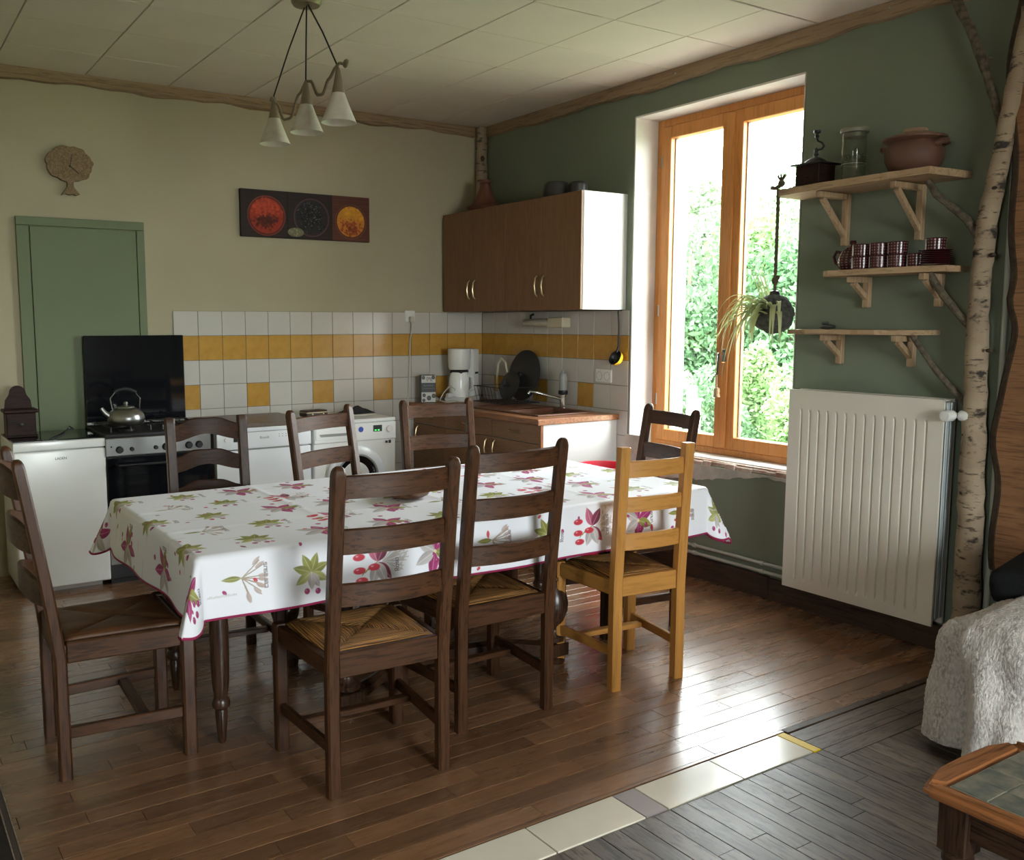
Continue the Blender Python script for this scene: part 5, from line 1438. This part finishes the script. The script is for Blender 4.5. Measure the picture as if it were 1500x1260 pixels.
for k in range(8):
    loc = (3.90, 2.262, 1.7165+.0082*k)
    lab = ('lowest saucer in the stack at the right of the middle shelf', 'second saucer from the bottom of the stack', 'third saucer from the bottom of the stack', 'fourth saucer from the bottom of the stack',
           'fourth saucer from the top of the stack', 'third saucer from the top of the stack', 'saucer just below the topmost one of the stack', 'topmost saucer of the stack, with a cup on it')[k]
    if sau0 is None:
        sau0 = thing('saucer', lab, 'saucer', loc, 0, 'dark red saucers stacked on the middle shelf')
        b = MB(); b.lathe([(.001, 0), (.04, 0), (.066, .006), (.067, .008), (.04, .004), (.001, .003)], (0, 0, 0), 30, cap=False); b.build('dish', M['maroon'], sau0)
    else: dup(sau0, loc, 0, lab, 'dark red saucers stacked on the middle shelf')
cup((3.90, 2.262, 1.7165+.0082*7+.0035), 'checked cup standing on top of the stack of saucers', -.8)
rk = thing('pebble', 'dark stacked pebbles on the lowest shelf', 'stone', (3.93, 2.79, 1.4425))
b = MB(); b.ball((0, 0, .012), .034, 2, (.8, 1.2, .35)); b.ball((.0, .015, .030), .018, 2, (.8, 1.1, .5)); b.build('stone', M['stone'], rk)

# hanging moss ball with spider plant
hp = thing('hanging_plant', 'spider plant in a dark moss ball hanging on a rope by the window', 'plant', (3.83, 3.025, 1.515))
b = MB()
pts = [(0, 0, .09), (0, .0, .16), (.002, 0, .3), (0, 0, .5), (-.002, 0, .606)]
b.tube(pts, .0075, 8)
for k in (0, 1):
    b.tube([(.005*math.cos(q*1.1+k*PI), .005*math.sin(q*1.1+k*PI), .10+q*.0105) for q in range(49)], .0050, 6)
b.build('rope', M['rope'], hp)
b = MB(); b.ball((0, 0, .165), .017, 2, (1, 1, 1.3)); b.ball((.006, -.008, .18), .012, 2); b.build('rope_knot', M['rope'], hp)
b = MB(); b.tube([(-.03, .02, .612), (-.012, .01, .61), (.0, 0, .618), (.006, -.02, .632)], .009, 8); b.ball((.004, -.012, .632), .017, 2)
for k in range(9):
    a = k*.7; b.tube([(.004, -.012, .64), (.004+.014*math.cos(a), -.012+.014*math.sin(a), .66), (.004+.022*math.cos(a), -.012+.026*math.sin(a), .678+.008*math.sin(k*2))], [.004, .003, .0015], 5)
b.build('rope_end', M['rope'], hp)
bmb = MB(); bmb.ball((0, 0, 0), .098, 4)
rr_ = random.Random(6)
for v in bmb.bm.verts:
    n_ = 1+.04*math.sin(v.co.x*70+1)*math.sin(v.co.y*60)+.03*math.sin(v.co.z*90)+rr_.uniform(-.025, .025); v.co = v.co*n_
bmb.build('moss_ball', M['moss'], hp)
b = MB(); b.lathe([(.02, .088), (.026, .10), (.02, .115), (.008, .12)], (0, 0, 0), 14); b.build('collar', M['black'], hp)
def blade(p0, dirv, ln, droop, w, k, pit=.5):
    n = 12; V = []; Fc = []
    d = Vector(dirv).normalized(); side = Vector((-d.y, d.x, 0)).normalized()
    for i in range(n+1):
        t = i/n; s_ = t*ln
        p = Vector(p0)+d*(s_*math.cos(pit)*(1-.35*t*droop))+Vector((0, 0, s_*math.sin(pit)-droop*ln*t*t*1.05))
        ww = w*(1-t**2.2)*min(1, .35+t*4)+.0004
        V += [tuple(p-side*ww), tuple(p+Vector((0, 0, -ww*.35))), tuple(p+side*ww)]
    for i in range(n):
        a = i*3; Fc += [(a, a+1, a+4, a+3), (a+1, a+2, a+5, a+4)]
    o = raw('leaf', V, Fc, M['leaf'], hp, True); return o
for k in range(54):
    a = min(3.9, max(1.75, rr_.gauss(2.75, .7))); dx, dy = math.cos(a), math.sin(a)
    blade((dx*.06, dy*.08, rr_.uniform(-.02, .06)), (dx, dy, 0), rr_.uniform(.20, .40), rr_.uniform(.5, 1.3), rr_.uniform(.009, .013), k, rr_.uniform(.3, .9))
for k in range(4):
    blade((-.02+.02*k, .05, .06), (-.1+.1*k, 1, 0), .22, .08, .006, k, 1.15)

# ------------------------------------------------------------------ birch tree trunk with branches
bt = thing('birch_tree', 'birch tree trunk standing against the right wall beside the radiator', 'tree', (3.975, 2.075, 0))
tr = [(0, .0, .0, .057), (0, .002, .3, .054), (-.002, .006, .6, .050), (0, .016, .85, .049), (.002, .02, 1.1, .045), (0, .026, 1.3, .044), (0, .030, 1.5, .040), (0, .027, 1.7, .039), (0, .018, 1.88, .040), (.004, -.012, 2.1, .036), (.004, -.045, 2.35, .034), (.006, -.085, 2.62, .032), (.006, -.11, 2.90, .030)]
fine = []
for (a, c) in zip(tr, tr[1:]):
    for i in range(5): fine.append([a[q]+(c[q]-a[q])*i/5 for q in range(4)])
fine.append(list(tr[-1]))
rb_ = random.Random(12)
b = MB(); b.tube([(p[0]+rb_.uniform(-.002, .002), p[1]+rb_.uniform(-.003, .003), p[2]) for p in fine], [p[3]*rb_.uniform(.96, 1.05) for p in fine], 18); b.build('trunk', M['birch'], bt)
for (y, z, s_) in ((.03, .62, .02), (.055, 1.0, .018), (-.02, 1.36, .018), (.06, 1.52, .016), (-.01, 1.75, .02), (.0, 2.02, .015)):
    b = MB(); b.ball((-.034, y-.02, z), s_, 2, (.3, .8, .5)); b.build('knot', M['bark'], bt)
def branch(pts, r0, r1, mat='twig'):
    n = len(pts); fine = []
    for (a, c) in zip(pts, pts[1:]):
        for i in range(4): fine.append([a[q]+(c[q]-a[q])*i/4+rb_.uniform(-.0012, .0012) for q in range(3)])
    fine.append(list(pts[-1])); m = len(fine)
    b = MB(); b.tube(fine, [(r0+(r1-r0)*i/(m-1))*rb_.uniform(.92, 1.1) for i in range(m)], 10); return b
B0 = (3.975, 2.075, 0)
def rel(pts): return [(x-B0[0], y-B0[1], z) for x, y, z in pts]
branch(rel([(3.982, 2.06, 2.24), (3.985, 2.10, 2.38), (3.985, 2.15, 2.52), (3.985, 2.21, 2.67), (3.985, 2.275, 2.80), (3.985, 2.32, 2.905)]), .016, .021, ).build('branch', M['twig'], bt)
branch(rel([(3.985, 2.15, 2.52), (3.97, 2.12, 2.55)]), .013, .011).build('branch_stub', M['twig'], bt)
branch(rel([(3.978, 2.10, 1.80), (3.97, 2.135, 1.85), (3.96, 2.17, 1.905), (3.95, 2.235, 1.965), (3.93, 2.29, 2.02), (3.915, 2.325, 2.080)]), .018, .014).build('branch', M['twig'], bt)
branch(rel([(3.978, 2.11, 1.42), (3.96, 2.17, 1.50), (3.94, 2.24, 1.59), (3.93, 2.30, 1.684)]), .014, .016).build('branch', M['twig'], bt)
branch(rel([(3.98, 2.10, 1.10), (3.97, 2.17, 1.165), (3.965, 2.26, 1.26), (3.955, 2.38, 1.416)]), .015, .011).build('branch', M['twig'], bt)

# ------------------------------------------------------------------ live-edge slab hanging on the wall
sb = thing('wooden_slab', 'large rough-sawn live-edge wooden slab hanging on the right wall', 'wood slab', (XR-.04, 1.575, .435))
n = 60; ed = []
for i in range(n+1):
    t = i/n; z = 2.44*t
    y = .405+.022*math.sin(t*9+.5)+.014*math.sin(t*23+1)+.05*math.exp(-((t-.22)/.05)**2)*0.6+.06*t+.03*math.exp(-((t-.46)/.03)**2)
    ed.append((y, z))
b = MB(); b.prism([(-.42, 0)]+[(y-.03, z) for y, z in ed]+[(-.42, 2.44)], -.025, .02, 'yz'); b.build('board', M['slab'], sb, smooth=0)
rings = [[(-.026, y-.034, z), (-.018, y-.008, z), (.005, y+.008, z), (.021, y, z), (.021, y-.034, z)] for y, z in ed]
MB().loft(rings).build('bark_edge', M['bark'], sb, smooth=0)

# ------------------------------------------------------------------ low side table with slate tiles
sd_ = thing('coffee_table', 'low wooden coffee table with a slate-tiled top in the near right corner', 'table', (2.045, 1.155, 0))
TW, TL, TZ = .44, .80, .40
b = MB(); n = 14
top = [(x, y) for x, y in ((0, 0),)]
pts = [(0.012*0, -TL)] + [(0.0, -.0-.02)] + [(.006, -.006), (.02, 0)] + [(TW*q/8, .012*math.sin(PI*q/8)) for q in range(1, 8)] + [(TW-.03, 0), (TW-.008, -.01), (TW, -.035), (TW, -TL)]
fw = .050
def rail(p, name, mat):
    bb = MB(); bb.prism(p, TZ-.032, TZ, 'xy')
    es = [e for e in bb.bm.edges if abs(e.verts[0].co.z-e.verts[1].co.z) < 1e-5]
    bmesh.ops.bevel(bb.bm, geom=es, offset=.012, segments=3, affect='EDGES')
    bb.build(name, mat, sd_, smooth=0)
rail([(0, -TL), (fw, -TL), (fw, -fw), (.02, -.008), (.004, -.012), (0, -.03)][::-1], 'frame_rail', M['cherry_y'])
rail([(TW-fw, -TL), (TW, -TL), (TW, -.04), (TW-.01, -.012), (TW-.03, -.004), (TW-fw, -fw)], 'frame_rail', M['cherry_y'])
rail([(.018, -.006), (fw, -fw), (TW-fw, -fw), (TW-.03, -.003)] + [(TW*q/8, .012*math.sin(PI*q/8)) for q in range(7, 0, -1)], 'frame_rail', M['cherry_x'])
b = MB(); b.box(fw, TW-fw, -TL, -fw, TZ-.032, TZ-.0045); b.build('grout_bed', M['grout_pale'], sd_, smooth=0)
tw = (TW-2*fw)/4
for j in range(9):
    for i in range(4):
        y1 = -fw-.002-j*.0868; y0 = y1-.0845
        if y0 < -TL: continue
        c = MB(); c.box(fw+i*tw+.0012, fw+(i+1)*tw-.0012, y0, y1, TZ-.012, TZ-.0025+random.uniform(-.0008, .0008), .002)
        c.build('tile', M['slate_b' if (i, j) in ((1, 1), (3, 0), (0, 3), (2, 4), (3, 2)) else 'slate'], sd_, smooth=0)
b = MB(); b.box(.035, .06, -TL+.05, -.05, TZ-.11, TZ-.033, .003); b.box(TW-.06, TW-.035, -TL+.05, -.05, TZ-.11, TZ-.033, .003); b.box(.06, TW-.06, -.075, -.05, TZ-.11, TZ-.033, .003); b.build('apron', M['turn_y'], sd_, smooth=0)
cl_ = [(.018, 0), (.026, .012), (.030, .03), (.020, .05), (.028, .07), (.036, .12), (.038, .16), (.030, .20), (.022, .215), (.036, .225), (.036, .238), (.028, .248)]
for x in (.055, TW-.055):
    for y in (-.075, -TL+.075):
        b = MB(); b.lathe(cl_, (x, y, 0), 18); b.box(x-.035, x+.035, y-.035, y+.035, .248, TZ-.033, .004); b.build('leg', M['turn_z'], sd_)

# ------------------------------------------------------------------ sofa and fleece throw
sf = thing('sofa', 'dark fabric sofa along the right wall, mostly under a grey throw', 'sofa', (3.52, .72, 0))
b = MB(); b.box(-.43, .42, -.95, .90, .06, .36, .03, seg=3); b.build('base', M['sofa'], sf)
b = MB(); b.box(.20, .44, -.95, .90, .30, .50, .04, seg=3); b.build('backrest', M['sofa'], sf)
b = MB(); b.box(-.42, .25, .66, .89, .30, .47, .06, seg=4); b.build('armrest', M['sofa'], sf)
b = MB(); b.box(-.41, .20, -.90, .63, .345, .45, .04, seg=3); b.build('seat_cushion', M['sofa'], sf)
for x in (-.36, .36):
    for y in (-.85, .82):
        b = MB(); b.lathe([(.02, 0), (.026, .065)], (x, y, 0), 12); b.build('foot', M['black'], sf)
cu = thing('cushion', 'black cushion lying at the end of the sofa, under the wooden slab', 'cushion', (3.60, 1.47, .575), R(12))
cb = MB(); cb.cbox((0, 0, 0), (.52, .50, .13), .06, Matrix.Rotation(R(-6), 4, 'X'), 4); cb.build('cover', M['sofa'], cu)
# throw: rounded block draped over the arm, folds near the corner, woolly surface
N = 110; V = []; Fc = []
rt = np.random.default_rng(21)
def blk(p, q):
    pass
X0, X1, Y0, Y1, Z0, Z1 = 3.005, 3.82, .70, 1.675, .025, .512
# cross-section path in the plane: goes up the +Y side, over the top; swept around the front corner
su = np.linspace(0, 1, 220); sv = np.linspace(0, 1, 120)
# plan outline: from the back along +Y side to the front corner, then along the front (-X) face towards -Y
def plan(t, inset):
    a = X1-X0; c = Y1-Y0; rad = .13
    La = a-rad; Lb = rad*PI/2; Lc = c-rad; Tt = La+Lb+Lc; s_ = t*Tt
    if s_ < La: p = (X1-s_, Y1); nrm = (0, 1)
    elif s_ < La+Lb:
        an = PI/2+(s_-La)/rad; p = (X0+rad+rad*math.cos(an), Y1-rad+rad*math.sin(an)); nrm = (math.cos(an), math.sin(an))
    else: p = (X0, Y1-rad-(s_-La-Lb)); nrm = (-1, 0)
    return p, nrm, s_/Tt, s_-La
idx = []
for i, t in enumerate(su):
    (px_, py_), (nx_, ny_), _, sc_ = plan(t, 0)
    for j, v in enumerate(sv):
        rad = .15; Hh = Z1-Z0; L1 = Hh-rad; L2 = rad*PI/2; L3 = .17; T = v*(L1+L2+L3)
        if T < L1: off, z = 0.0, Z0+T
        elif T < L1+L2:
            an = (T-L1)/rad; off, z = -rad+rad*math.cos(an), Z0+L1+rad*math.sin(an)
        else: off, z = -rad-(T-L1-L2), Z1+.018*math.sin((T-L1-L2)*9)
        low = max(0.0, 1-(z-Z0)/(Hh*.95))
        f = .034*math.sin(sc_*24+1.0)*low**.7+.020*math.sin(sc_*51+2)*low
        f += -.12*math.exp(-((sc_-.10-.03*low)/.036)**2)*min(1, low*2.2)
        f += .030*math.exp(-((sc_-.015)/.05)**2)*low + .03*math.exp(-((z-.22)/.10)**2)*math.exp(-((sc_+.02)/.10)**2)
        f += .012*math.sin(px_*17+z*13)+.010*math.sin(py_*21-z*19)
        f += rt.normal()*.0012
        zz = z + rt.normal()*.001 + (.010*math.sin(px_*14+py_*11) if z > Z1-.05 else 0)
        if v < .02: zz += .012*math.sin(sc_*19)
        V.append((px_+nx_*(off+f), py_+ny_*(off+f), max(zz, .012)))
m = len(sv)
for i in range(len(su)-1):
    for j in range(m-1): Fc.append((i*m+j, i*m+j+1, (i+1)*m+j+1, (i+1)*m+j))
th = raw('fleece_throw', V, Fc, M['fleece'], None, True)
md = th.modifiers.new('thickness', 'SOLIDIFY'); md.thickness = .01; md.offset = -1
tag(th, 'pale grey woolly fleece throw draped over the sofa end', 'throw')

# dark mat with pale edging at the bottom left
mt = thing('floor_mat', 'dark mat with a pale double edging in the bottom left corner', 'mat', (-.12, 2.70, 0))
b = MB(); b.box(-.35, .395, -.75, .66, .001, .008, .003); b.build('pile', M['mat_dark'], mt, smooth=0)
b = MB(); b.box(.395, .412, -.75, .66, .001, .009, .002); b.build('edging', plain('mat_band', (.07, .05, .04), .9), mt, smooth=0)
for x in (.392, .412):
    b = MB(); b.box(x, x+.004, -.75, .66, .001, .0105, .001); b.build('piping', M['mat_edge'], mt, smooth=0)
